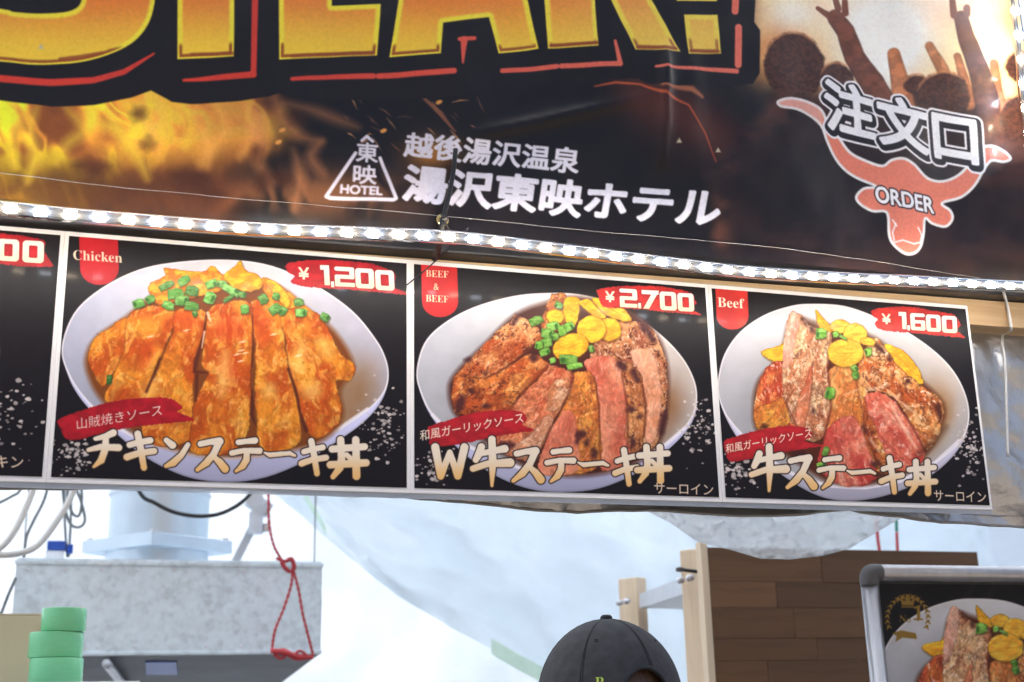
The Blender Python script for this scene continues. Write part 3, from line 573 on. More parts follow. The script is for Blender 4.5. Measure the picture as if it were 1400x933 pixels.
# ------------------------------------------------------------------ the banner print
BX0, BX1, BZ0, BZ1, BY = -0.62, 1.352, 2.150, 3.02, -0.08
def banner_print():
    pr = Print(BX0, BX1, BZ0, BZ1, BY, 900)
    X, Y = pr.PX, pr.PY
    base = np.array((20, 15, 15.0))
    img = np.ones(X.shape+(3,))*base
    n = fbm(X, Y, 60, 501, 4); img = img*(.8+.5*n)[..., None]
    # flames on the left: layers of warped ridged noise
    wx = (fbm(X, Y, 90, 511, 3)-.5)*170; wy = (fbm(X, Y, 90, 517, 3)-.5)*130
    r1 = 1-np.abs(2*fbm(X+wx, Y+wy, 80, 521, 2, 1.25, 2.2)-1); r2 = 1-np.abs(2*fbm(X+wy*.8, Y-wx*.6, 46, 531, 3, 1.1, 2.4)-1); r3 = 1-np.abs(2*fbm(X-wy, Y+wx, 60, 537, 2, .9, 3.0)-1)
    fl = sstep(.35, 1.0, r1)*.6+sstep(.80, .99, r2)*.35+sstep(.9, 1.0, r3)*.3+.25*fbm(X, Y, 40, 541, 3)
    edge = 385+70*(fbm(X*0, Y, 46, 543, 3)-.5)-(Y-170)*.55
    mask = sstep(edge+40, edge-60, X)
    hot = sstep(300, -40, X); low = sstep(252, 172, Y+30*(fbm(X, Y, 40, 547, 3)-.5))
    body = lerp((120, 62, 26), (236, 150, 56), np.clip(fl*1.25, 0, 1)); body = lerp(body, (255, 218, 40), np.clip(sstep(.35, .95, fl)*(.3+.95*hot), 0, 1))
    dark = lerp((50, 24, 15), (112, 84, 20), np.clip(fl*.6*hot+.06, 0, 1))
    flame = np.clip(lerp(dark, body, low)*1.18, 0, 255)
    smoke = lerp(flame, (150, 88, 52), np.clip(sstep(190, 330, X)*.45*low, 0, 1))
    img = lerp(img, smoke, np.clip(mask*(.8+.5*fl), 0, 1)*np.where(Y > 40, 1, .6))
    # flecks of fire further right, below the hotel mark
    g2 = np.exp(-((X-440)/150)**2-((Y-262)/32)**2)*sstep(.5, .9, r2); img = lerp(img, (206, 128, 70), np.clip(g2*.5, 0, 1))
    g3 = np.exp(-((X-590)/34)**2-((Y-208)/22)**2)*sstep(.3, .8, r1); img = lerp(img, (190, 120, 40), np.clip(g3*.8, 0, 1))
    pr.img = img.astype(np.float32)
    def wisp(z, pts, wd, c, al):
        pr.zoom(*z); pr.strokes([([tuple(q) for q in catmull(pts, 5)], [wd*math.sin(math.pi*(k+.6)/(5*(len(pts)-1)+2)) for k in range(5*(len(pts)-1)+1)])], c, feather=15, alpha=al*.62)
    Z1, Z2 = (0, 0, 2.916), (340, 0, 2.916)
    for p_ in ([(260, 410), (330, 500), (270, 560), (230, 640)], [(430, 410), (480, 520), (545, 600), (590, 700)], [(150, 410), (120, 500), (140, 600), (110, 720)], [(40, 400), (70, 480), (40, 560), (60, 660)], [(700, 400), (765, 480), (740, 570)], [(330, 400), (380, 470), (480, 500), (530, 560)]): wisp(Z1, p_, 22, (255, 226, 60), .8)
    for p_ in ([(600, 350), (555, 430), (600, 500), (640, 620)], [(620, 360), (640, 440), (600, 520), (560, 560)], [(860, 410), (905, 500), (850, 580), (830, 660)], [(980, 410), (1005, 520), (960, 620)], [(780, 430), (830, 560), (800, 660)]): wisp(Z1, p_, 16, (250, 178, 84), .75)
    for p_ in ([(100, 372), (130, 450), (200, 540), (290, 560)], [(140, 410), (260, 440), (350, 470), (440, 500)], [(0, 500), (60, 560), (40, 640), (110, 720)], [(180, 600), (205, 700), (185, 820)], [(300, 560), (250, 620), (300, 690)], [(20, 420), (50, 480), (30, 560)]): wisp(Z2, p_, 22, (222, 142, 84), .75)
    for z_, e_ in ((Z1, ell(550, 440, 30, 24)), (Z1, ell(590, 560, 22, 22)), (Z1, ell(1022, 610, 20, 34)), (Z1, ell(1045, 720, 22, 34)), (Z2, ell(195, 470, 46, 26, 20, .4)), (Z2, ell(120, 700, 60, 30, 20, .3)), (Z1, ell(360, 650, 80, 30)), (Z1, ell(760, 690, 90, 30))):
        pr.zoom(*z_); pr.fill(e_, (58, 28, 16), feather=14, alpha=.6, smooth=True, rough=5, rs=12)
    pr.zoom(0, 0, 1); img = pr.img
    # the crowd on the right against stage light, with a lamp's reflection painted in
    cm = sstep(985, 1045, X)*sstep(172, 96, Y-.10*(X-1200)+22*(fbm(X, Y, 50, 561, 3)-.5))
    cm = np.maximum(cm, sstep(1180, 1330, X)*sstep(225, 130, Y))
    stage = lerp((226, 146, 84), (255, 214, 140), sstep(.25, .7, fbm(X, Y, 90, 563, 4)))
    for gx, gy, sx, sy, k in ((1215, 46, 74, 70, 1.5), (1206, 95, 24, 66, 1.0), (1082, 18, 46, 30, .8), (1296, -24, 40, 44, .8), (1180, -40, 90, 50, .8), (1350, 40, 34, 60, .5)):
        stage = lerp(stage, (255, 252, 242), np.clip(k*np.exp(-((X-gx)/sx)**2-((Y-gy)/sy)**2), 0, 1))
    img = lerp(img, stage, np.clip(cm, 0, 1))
    bm_ = sstep(800, 880, X)*sstep(1060, 960, X)*np.exp(-((Y-(120+.55*(X-850)))/46)**2); img = lerp(img, (92, 44, 30), np.clip(bm_*.85, 0, 1))
    pr.img = img.astype(np.float32)
    HAIR = lambda s: tone((66, 38, 28), (92, 54, 38), s, 2.4, rim=.9, ang=.4)
    BOD = lambda s: tone((44, 27, 22), (88, 52, 38), s, 26, rim=1)
    # silhouettes: shoulders, heads, arms
    pr.fill([(1040, 160), (1065, 120), (1110, 135), (1160, 128), (1230, 120), (1262, 112), (1300, 128), (1350, 120), (1380, 140), (1420, 140), (1460, 480), (1000, 480), (960, 240)], BOD(571), feather=16, rough=8, rs=30)
    def arm(pts, ws, s, c=(150, 84, 52)): pr.strokes([(pts, ws)], tone(np.array(c)*.8, np.array(c), s, 8, rim=.8), feather=2.5)
    arm([(1228, 70), (1236, 110), (1240, 140)], [9, 13, 16], 575, (214, 132, 82)); arm([(1275, 60), (1292, 92), (1304, 130)], [6, 8, 9], 576, (226, 150, 98))
    arm([(1312, 75), (1322, 110), (1330, 140)], [5, 7, 8], 577, (210, 130, 80)); arm([(1362, 85), (1366, 120), (1372, 150)], [6, 7, 9], 578, (206, 124, 76))
    arm([(1146, 22), (1160, 40), (1172, 76), (1196, 112), (1210, 140)], [12, 13, 15, 18, 20], 579, (132, 74, 50)); pr.strokes([([(1138, 20), (1120, 10)], [5, 3]), ([(1150, 8), (1146, -8)], [5, 4]), ([(1160, 14), (1160, -2)], [5, 4])], (120, 66, 44), feather=2)
    arm([(1318, 22), (1326, 52), (1340, 90), (1352, 130), (1362, 190)], [10, 12, 14, 16, 18], 580, (104, 56, 40)); pr.strokes([([(1308, 18), (1304, -10), (1302, -22)], [5, 4, 3]), ([(1326, 16), (1326, 8)], [5, 5])], (104, 56, 40), feather=2)
    for cx, cy, rx, ry, s in ((1085, 92, 44, 46, 581), (1146, 108, 24, 24, 582), (1258, 112, 16, 14, 583), (1294, 130, 36, 34, 584), (1394, 160, 24, 30, 585), (1400, 90, 22, 22, 586)):
        pr.fill(ell(cx, cy, rx, ry, 24), HAIR(s), feather=4, rough=3, rs=7, smooth=True)
        pr.strokes([(ell(cx, cy, rx, ry, 24)[13:22], [.5]+[2]*7+[.5])], (222, 150, 98), feather=2.5, alpha=.55)
    pr.fill([(1100, 150), (1180, 140), (1260, 150), (1330, 150), (1330, 300), (1000, 300), (1010, 200)], (26, 18, 17), feather=44, alpha=.55)
    pr.fill([(1000, 215), (1120, 190), (1330, 240), (1450, 260), (1450, 480), (980, 480)], (24, 17, 16), feather=40, alpha=.65)
    # rim light on the near arm at the centre
    pr.strokes([([(812, 120), (840, 116), (872, 120), (910, 138), (935, 150), (958, 185), (974, 226)], [1, 1.8, 1.4, 2.2, 1.2, 1.1, .6])], (214, 96, 50), feather=2, alpha=.85)
    pr.strokes([([(900, 122), (940, 128), (955, 138)], [3, 4, 2])], (232, 140, 92), feather=4, alpha=.7)
    # scraps in the smoke
    rnd = random.Random(77)
    for k in range(26):
        x = rnd.uniform(460, 660); y = rnd.uniform(118, 196)-.05*(x-500); a = rnd.uniform(-.5, 1.2); L = rnd.uniform(6, 26)
        pr.strokes([([(x, y), (x+L*math.cos(a)*.5, y+L*math.sin(a)*.5+rnd.uniform(-2, 2)), (x+L*math.cos(a), y+L*math.sin(a))], [.4, rnd.uniform(.7, 1.6), .3])], rnd.choice(((168, 106, 70), (120, 84, 60), (196, 140, 84))), feather=1.4, alpha=rnd.uniform(.35, .9))
    pr.strokes([([(580, 130), (604, 152), (624, 178)], [2, 3.5, 1])], (150, 92, 62), feather=2, alpha=.8)
    for x, y in ((602, 137), (526, 176), (386, 178), (381, 194)): pr.fill(ell(x, y, 5, 3, 10, -.4), (222, 150, 70), feather=2)
    # STEAK! : black cloud, red contour, gold letters
    BK = (24, 18, 17)
    pr.fill([(-700, 128), (-300, 132), (0, 134), (70, 140), (130, 137), (180, 128), (207, 119), (236, 135), (262, 138), (330, 136), (368, 131), (382, 127), (398, 134), (520, 134), (620, 130), (700, 118), (830, 111), (868, 112), (884, 120), (910, 123), (1000, 122), (1026, 118), (1035, 104), (1036, 45), (1028, 34), (1032, -60), (1060, -200), (1080, -330), (900, -360), (400, -420), (-700, -400)], BK, feather=1.6)
    RED = (222, 74, 52)
    def red(p, w): pr.strokes([(p, w)], lambda X, Y, d: lerp((216, 62, 44), (240, 120, 96), sstep(300, 1000, X)), feather=1.4)
    red([(-300, 90), (-60, 100), (0, 104), (70, 107), (128, 103), (170, 93), (211, 69)], [5, 5, 5, 5, 4.5, 4, 1.5]); red([(252, 106), (300, 103), (347, 101)], [2, 4, 4.5]); red([(347, 101), (349, 0), (352, -120)], [4, 4.5, 5])
    red([(400, 107), (512, 101)], [3, 4]); red([(519, 101), (622, 95)], [4, 4]); red([(630, 51), (650, 50)], [3, 3]); red([(636, 52), (634, 84)], [5, 1.5]); red([(689, 94), (762, 90)], [3.5, 3.5]); red([(768, 90), (845, 91)], [3.5, 3.5]); red([(845, 91), (838, 60)], [3.5, 2])
    red([(892, 97), (1004, 101)], [2, 3.5]); red([(1006, 92), (1006, 42)], [5, 5]); red([(1001, 20), (1003, -90)], [5, 5])
    def gold(X, Y, d):
        c = lerp((240, 122, 50), (255, 210, 62), sstep(-30, 72, Y)); c = lerp(c, (255, 232, 60), sstep(9, 5, d))
        c = lerp(c, (150, 70, 26), np.clip(sstep(2.0, 3.2, d)*sstep(8.0, 5.4, d)*sstep(55, 62, Y)*.9, 0, 1))
        return lerp(c, (252, 214, 140), np.clip(sstep(600, 1000, X)*.35, 0, 1))
    def G(p, smooth=False): pr.fill(p, gold, feather=1.4, smooth=smooth)
    # S with its lower bowl in view
    out = [(-330, 60), (-220, 74), (-100, 80), (0, 81), (40, 83), (80, 82), (115, 78), (150, 68), (180, 54), (199, 35), (210, 10), (214, -30), (206, -75), (170, -120), (90, -148), (-20, -164), (-60, -190), (-40, -215), (40, -220), (170, -205), (176, -290), (20, -310), (-140, -300), (-230, -250), (-236, -170), (-180, -110), (-60, -76), (60, -58), (104, -36), (112, -8), (100, 8), (66, 14), (20, 13), (0, 9), (-120, 0), (-330, -28)]
    G(out, True)
    G([(243, -170), (243, 78), (320, 76), (323, -174), (378, -176), (382, -262), (196, -256), (192, -168)])
    G([(380, -262), (382, 81), (517, 73), (522, 3), (455, 5), (455, -60), (515, -64), (517, -130), (455, -128), (455, -190), (526, -194), (530, -270)])
    G([(534, 75), (604, 71), (608, 28), (670, 21), (684, 70), (738, 65), (700, -90), (662, -262), (592, -258), (560, -90)])
    pr.fill([(618, -30), (632, -150), (640, -150), (662, -34)], BK)
    G([(750, 66), (817, 66), (812, -4), (816, -30), (865, 73), (926, 76), (866, -32), (848, -70), (925, -280), (856, -276), (806, -120), (808, -272), (738, -268), (744, 0)])
    G([(930, 26), (977, 25), (982, 78), (937, 79)]); G([(920, 8), (976, 7), (1002, -280), (900, -276)])
    pr.strokes([([(812, -6), (818, 66)], [2, 2])], BK)
    for p in ([(82, 75), (112, 71), (140, 66)], [(262, 72), (318, 72)], [(400, 76), (512, 70)], [(754, 62), (814, 62)], [(868, 70), (920, 72)], [(940, 75), (978, 75)]):
        pr.strokes([(p, [2.2]*len(p))], (150, 74, 34), feather=2, alpha=.85)
    # hotel mark
    WH = lambda X, Y, d: lerp((214, 206, 214), (230, 228, 236), sstep(500, 900, X))
    pr.strokes([([(487, 208), (447, 267), (452, 269), (538, 273), (542, 271), (521, 214)], [2.6]*6)], WH, feather=1.2)
    pr.strokes([([(496, 190), (503, 184), (511, 191)], [2.2, 2.4, 2.2])], WH, feather=1.2)
    pr.text('東', (486.5, 217), (32, 1.5), (1.5, -29), WH, .035); pr.text('映', (481, 247), (35, 1.8), (1.5, -28), WH, .035)
    pr.text('HOTEL', (465, 262), (18.4, 1.4), (1.2, -16.5), WH, .06)
    pr.text('越後湯沢温泉', (553, 208), (39.9, 4.3), (4.5, -36), WH, .042)
    pr.text('湯沢東映ホテル', (549, 268.5), (61.5, 5.9), (8, -53), WH, .05)
    # the order mark: bull and big signs
    pr.zoom(1020, 0, 2.332)
    bull = [(95, 330), (140, 318), (200, 330), (240, 355), (262, 400), (300, 440), (335, 482), (385, 508), (440, 525), (470, 506), (510, 500), (550, 520), (590, 560), (640, 570), (690, 550), (728, 510), (752, 470), (790, 460), (832, 476), (855, 500), (830, 512), (792, 508), (770, 535), (742, 585), (700, 622), (640, 640), (666, 662), (674, 690), (650, 716), (604, 706), (582, 692), (576, 740), (566, 780), (545, 804), (510, 810), (472, 786), (456, 750), (456, 690), (446, 672), (408, 672), (368, 652), (354, 626), (380, 598), (418, 592), (352, 562), (300, 522), (262, 462), (236, 402), (190, 368), (150, 352), (104, 346)]
    pr.fill(bull, (244, 238, 234), feather=1.3, smooth=True, grow=1.6)
    pr.fill(bull, (236, 132, 106), feather=1.2, smooth=True, grow=-2.4)
    pr.fill([(95, 330), (140, 318), (200, 330), (240, 356), (236, 402), (190, 368), (150, 352), (104, 346)], (238, 210, 200), feather=4, smooth=True, alpha=.45)  # pale glare painted over the left horn
    for p in ([(480, 712), (468, 740), (472, 768)], [(556, 722), (568, 745), (562, 772)], [(470, 775), (500, 766), (540, 776), (560, 770)], [(470, 700), (482, 720)]):
        pr.strokes([(p, [2.4]*len(p))], (246, 240, 236), feather=1.1)
    pr.zoom(0, 0, 1)
    def outlined(t, o, x, y, b):
        pr.text(t, o, x, y, (244, 240, 240), b+.075); pr.text(t, (o[0]-.5, o[1]-.5), x, y, (30, 22, 26), b+.046)
        pr.text(t, (o[0]-2.2, o[1]-2.6), x, y, (248, 246, 246), b)
    def big(t, o):
        pr.fill  # lettering in three layers: white halo, black body, white face
        pr.text(t, o, (74, 16), (-6, -74), (246, 242, 242), .14); pr.text(t, o, (74, 16), (-6, -74), (28, 20, 24), .10); pr.text(t, (o[0]-1, o[1]-3), (74, 16), (-6, -74), (252, 250, 250), .036)
    big('注', (1129, 172)); big('文', (1205, 190)); big('口', (1277, 207))
    pr.text('ORDER', (1199, 274), (25.5, 4.5), (-2, -31), (36, 24, 28), .085); pr.text('ORDER', (1199, 274), (25.5, 4.5), (-2, -31), (250, 248, 248), .036)
    # tiny torn nicks where staples went in
    for x, y in ((923, 198), (977, 210), (56, 58)):
        pr.fill([(x-4, y+3), (x, y-4), (x+4, y+3)], (206, 190, 160), feather=1.5)
    pr.img *= (.95+.1*fbm(X, Y, 2.2, 611, 2))[..., None]
    return pr

# ------------------------------------------------------------------ the framed sign print
SGY = 0.42
def sign_print():
    a = at(1198, 797, SGY); 
    x0, z1 = a.x+.002, a.z-.001
    pr = Print(x0, x0+.56, z1-.80, z1, SGY, 1000)
    X, Y = pr.PX, pr.PY
    pr.img[:] = np.array((22, 16, 17.0))*(.8+.4*fbm(X, Y, 30, 701, 4))[..., None]
    pr.strokes([([(1330, 800), (1316, 830)], [1, 6]), ([(1360, 800), (1345, 828)], [1, 8])], (60, 52, 50), feather=8, alpha=.35)
    pr.ox, pr.oy = 219, 403; dish_beef(pr)
    pr.zoom(965, 380, 2.745); 
    pr.ox = pr.oy = 0; pr.zoom(0, 0, 1)
    GO = (146, 112, 44)
    for s in (-1, 1):                                  # laurel
        for k in range(11):
            a = math.radians(200-k*14) if s < 0 else math.radians(-20+k*14)
            a = -a
            cx, cy = 1241+28*math.cos(a), 846+30*math.sin(a)*-1 if False else 846-30*math.sin(-a)
            for da in (-.7, .7):
                t = a+math.pi/2*s+da; pr.strokes([([(cx, cy), (cx+5.5*math.cos(t), cy+5.5*math.sin(t))], [1.9, .4])], GO, feather=1)
    pr.fill([(1233, 828), (1231, 818), (1237, 822), (1241, 813), (1245, 822), (1251, 818), (1249, 828)], GO, feather=1)
    pr.strokes([([(1233, 830), (1249, 830)], [1, 1])], GO, feather=1)
    pr.text(serif('N'), (1229, 851), (14, .3), (0, -14), GO, .0); pr.text('o', (1239, 851), (12, .3), (0, -12), GO, .0); pr.text(serif('1'), (1249, 849), (24, .3), (0, -26), GO, .01); pr.fill([(1249, 848), (1249, 846), (1254, 846), (1254, 832), (1250, 833), (1250, 830), (1258, 827), (1258, 846), (1262, 846), (1262, 848)], GO, feather=1)
    pr.fill([(1220, 866), (1232, 862), (1252, 866), (1254, 874), (1234, 872), (1224, 878), (1226, 870)], GO, feather=1)
    return pr

# ------------------------------------------------------------------ materials
def mat_new(name):
    m_ = bpy.data.materials.new(name); m_.use_nodes = True; n = m_.node_tree; n.nodes.clear()
    o = n.nodes.new('ShaderNodeOutputMaterial'); return m_, n, o
def P_(n, **k):
    b = n.nodes.new('ShaderNodeBsdfPrincipled')
    for a, v in k.items(): b.inputs[a.replace('_', ' ')].default_value = v
    return b
def coords(n, kind='Object', scale=(1, 1, 1)):
    t = n.nodes.new('ShaderNodeTexCoord'); mp = n.nodes.new('ShaderNodeMapping'); mp.inputs['Scale'].default_value = scale
    n.links.new(t.outputs[kind], mp.inputs['Vector']); return mp.outputs[0]
def noise(n, vec, scale, detail=4, rough=.55, dist=0.0):
    t = n.nodes.new('ShaderNodeTexNoise'); t.inputs['Scale'].default_value = scale; t.inputs['Detail'].default_value = detail
    t.inputs['Roughness'].default_value = rough; t.inputs['Distortion'].default_value = dist
    if vec is not None: n.links.new(vec, t.inputs['Vector'])
    return t.outputs['Fac']
def ramp(n, fac, stops):
    r = n.nodes.new('ShaderNodeValToRGB'); e = r.color_ramp.elements
    while len(e) < len(stops): e.new(.5)
    for k, (p, c) in enumerate(stops): e[k].position = p; e[k].color = (*c, 1)
    n.links.new(fac, r.inputs[0]); return r.outputs[0]
def bump(n, h, strength=.2, dist=.002):
    b = n.nodes.new('ShaderNodeBump'); b.inputs['Strength'].default_value = strength; b.inputs['Distance'].default_value = dist
    n.links.new(h, b.inputs['Height']); return b.outputs[0]
def simple(name, c, rough=.5, metal=0.0, var=.15, scale=30, bmp=.1, bdist=.001, stretch=(1, 1, 1), spec=.5, coat=0.0):
    m_, n, o = mat_new(name); b = P_(n, Roughness=rough, Metallic=metal, Specular_IOR_Level=spec, Coat_Weight=coat)
    v = coords(n, 'Object', stretch); f = noise(n, v, scale)
    c = np.array(c, float); n.links.new(ramp(n, f, [(.3, tuple(c*(1-var))), (.7, tuple(np.minimum(c*(1+var), 1)))]), b.inputs['Base Color'])
    if bmp: n.links.new(bump(n, noise(n, v, scale*3, 5), bmp, bdist), b.inputs['Normal'])
    n.links.new(b.outputs[0], o.inputs[0]); return m_
def print_mat(name, im, rough=.3, coat=.0, weave=0.0, streak=False, spec=.2):
    m_, n, o = mat_new(name); b = P_(n, Roughness=rough, Specular_IOR_Level=spec, Coat_Weight=coat, Coat_Roughness=.12)
    t = n.nodes.new('ShaderNodeTexImage'); t.image = im; t.interpolation = 'Cubic'; t.extension = 'EXTEND'
    uv = n.nodes.new('ShaderNodeUVMap'); n.links.new(uv.outputs[0], t.inputs[0])
    n.links.new(t.outputs[0], b.inputs['Base Color'])
    v = coords(n, 'Object'); h = noise(n, v, 9, 3)
    nb = bump(n, h, .25, .004)
    if weave:                                            # woven vinyl: fine vertical and horizontal threads
        w1 = n.nodes.new('ShaderNodeTexWave'); w1.wave_type = 'BANDS'; w1.bands_direction = 'X'; w1.inputs['Scale'].default_value = 260; n.links.new(v, w1.inputs[0])
        w2 = n.nodes.new('ShaderNodeTexWave'); w2.wave_type = 'BANDS'; w2.bands_direction = 'Z'; w2.inputs['Scale'].default_value = 260; n.links.new(v, w2.inputs[0])
        ad = n.nodes.new('ShaderNodeMath'); ad.operation = 'ADD'; n.links.new(w1.outputs[1], ad.inputs[0]); n.links.new(w2.outputs[1], ad.inputs[1])
        b2 = n.nodes.new('ShaderNodeBump'); b2.inputs['Strength'].default_value = weave; b2.inputs['Distance'].default_value = .0004
        n.links.new(ad.outputs[0], b2.inputs['Height']); n.links.new(nb, b2.inputs['Normal']); nb = b2.outputs[0]
    if streak:                                           # scuffed streaks change the gloss
        vs = coords(n, 'Object', (60, 60, 5)); f = noise(n, vs, 1.6, 5, .65)
        mr = n.nodes.new('ShaderNodeMapRange'); mr.inputs[1].default_value = .15; mr.inputs[2].default_value = .85; mr.inputs[3].default_value = rough*.7; mr.inputs[4].default_value = min(1, rough*1.5)
        n.links.new(f, mr.inputs[0]); n.links.new(mr.outputs[0], b.inputs['Roughness'])
    n.links.new(nb, b.inputs['Normal']); n.links.new(b.outputs[0], o.inputs[0]); return m_
def tarp_mat(name, c, trans=.55, scale=3.0, bmp=.6):
    """white woven tarpaulin: part reflects, part lets daylight through"""
    m_, n, o = mat_new(name); v = coords(n, 'Object'); f = noise(n, v, scale, 6, .6, .4)
    cr = ramp(n, f, [(.3, tuple(np.array(c)*.93)), (.7, tuple(np.minimum(np.array(c)*1.04, 1)))])
    d = n.nodes.new('ShaderNodeBsdfDiffuse'); t = n.nodes.new('ShaderNodeBsdfTranslucent'); g = n.nodes.new('ShaderNodeBsdfGlossy'); g.inputs['Roughness'].default_value = .35
    n.links.new(cr, d.inputs[0]); n.links.new(cr, t.inputs[0])
    nb = bump(n, f, bmp, .02); [n.links.new(nb, q.inputs['Normal']) for q in (d, g)]
    mx = n.nodes.new('ShaderNodeMixShader'); mx.inputs[0].default_value = trans; n.links.new(d.outputs[0], mx.inputs[1]); n.links.new(t.outputs[0], mx.inputs[2])
    m2 = n.nodes.new('ShaderNodeMixShader'); m2.inputs[0].default_value = .05; n.links.new(mx.outputs[0], m2.inputs[1]); n.links.new(g.outputs[0], m2.inputs[2])
    n.links.new(m2.outputs[0], o.inputs[0]); return m_
def film_mat(name, c, clear=.6, rough=.1, bmp=.3, scale=12):
    m_, n, o = mat_new(name); v = coords(n, 'Object'); f = noise(n, v, scale, 5, .6, .6); nb = bump(n, f, bmp, .01)
    b = P_(n, Base_Color=(*c, 1), Roughness=rough); n.links.new(nb, b.inputs['Normal'])
    tl = n.nodes.new('ShaderNodeBsdfTranslucent'); tl.inputs[0].default_value = (*c, 1)
    a = n.nodes.new('ShaderNodeMixShader'); a.inputs[0].default_value = .35; n.links.new(b.outputs[0], a.inputs[1]); n.links.new(tl.outputs[0], a.inputs[2])
    t = n.nodes.new('ShaderNodeBsdfTransparent'); mx = n.nodes.new('ShaderNodeMixShader'); mx.inputs[0].default_value = clear
    n.links.new(a.outputs[0], mx.inputs[1]); n.links.new(t.outputs[0], mx.inputs[2]); n.links.new(mx.outputs[0], o.inputs[0]); return m_
def clear_mat(name):
    """clear tube: lets the lamps through, a trace of scatter and a sharp edge gleam"""
    m_, n, o = mat_new(name); t = n.nodes.new('ShaderNodeBsdfTransparent'); g = n.nodes.new('ShaderNodeBsdfGlossy'); g.inputs['Roughness'].default_value = .12
    d = n.nodes.new('ShaderNodeBsdfTranslucent'); d.inputs[0].default_value = (.86, .92, 1, 1); m0 = n.nodes.new('ShaderNodeMixShader'); m0.inputs[0].default_value = .014
    n.links.new(t.outputs[0], m0.inputs[1]); n.links.new(d.outputs[0], m0.inputs[2])
    lw_ = n.nodes.new('ShaderNodeLayerWeight'); lw_.inputs[0].default_value = .25; mx = n.nodes.new('ShaderNodeMixShader'); n.links.new(lw_.outputs['Fresnel'], mx.inputs[0])
    n.links.new(m0.outputs[0], mx.inputs[1]); n.links.new(g.outputs[0], mx.inputs[2]); n.links.new(mx.outputs[0], o.inputs[0]); return m_
def glow_mat(name, c, s):
    m_, n, o = mat_new(name); e = n.nodes.new('ShaderNodeEmission'); e.inputs[0].default_value = (*c, 1); e.inputs[1].default_value = s
    n.links.new(e.outputs[0], o.inputs[0]); return m_
def wood_mat(name, c, c2, scale=1.0, rough=.55, axis=2, vary=0.0):
    m_, n, o = mat_new(name); b = P_(n, Roughness=rough); st = [14*scale]*3; st[axis] = .9*scale
    v = coords(n, 'Object', tuple(st)); f = noise(n, v, 3.0, 6, .6, .8)
    cr = ramp(n, f, [(.25, c2), (.5, c), (.8, tuple(np.minimum(np.array(c)*1.15, 1)))])
    if vary:
        oi = n.nodes.new('ShaderNodeObjectInfo'); mr = n.nodes.new('ShaderNodeMapRange'); mr.inputs[3].default_value = 1-vary; mr.inputs[4].default_value = 1+vary
        n.links.new(oi.outputs['Random'], mr.inputs[0]); hs = n.nodes.new('ShaderNodeHueSaturation'); n.links.new(mr.outputs[0], hs.inputs['Value']); n.links.new(cr, hs.inputs['Color']); cr = hs.outputs[0]
    n.links.new(cr, b.inputs['Base Color']); n.links.new(bump(n, f, .25, .001), b.inputs['Normal']); n.links.new(b.outputs[0], o.inputs[0]); return m_
def zinc_mat(name, base=.62, tint=(.93, 1.0, 1.02)):
    """galvanised sheet with its crystal spangle"""
    m_, n, o = mat_new(name); b = P_(n, Metallic=.35, Roughness=.30); v = coords(n, 'Object')
    vo = n.nodes.new('ShaderNodeTexVoronoi'); vo.inputs['Scale'].default_value = 75; n.links.new(v, vo.inputs['Vector'])
    sp = n.nodes.new('ShaderNodeSeparateColor'); n.links.new(vo.outputs['Color'], sp.inputs[0])
    f = noise(n, v, 26, 4, .6); ad = n.nodes.new('ShaderNodeMath'); ad.operation = 'ADD'; n.links.new(f, ad.inputs[0])
    ml = n.nodes.new('ShaderNodeMath'); ml.operation = 'MULTIPLY'; ml.inputs[1].default_value = .30; n.links.new(sp.outputs[0], ml.inputs[0]); n.links.new(ml.outputs[0], ad.inputs[1])
    t = np.array(tint)
    n.links.new(ramp(n, ad.outputs[0], [(.38, tuple(t*base*.80)), (.62, tuple(t*base)), (.9, tuple(np.minimum(t*base*1.10, 1)))]), b.inputs['Base Color'])
    n.links.new(bump(n, noise(n, v, 5, 3), .15, .01), b.inputs['Normal']); n.links.new(b.outputs[0], o.inputs[0]); return m_

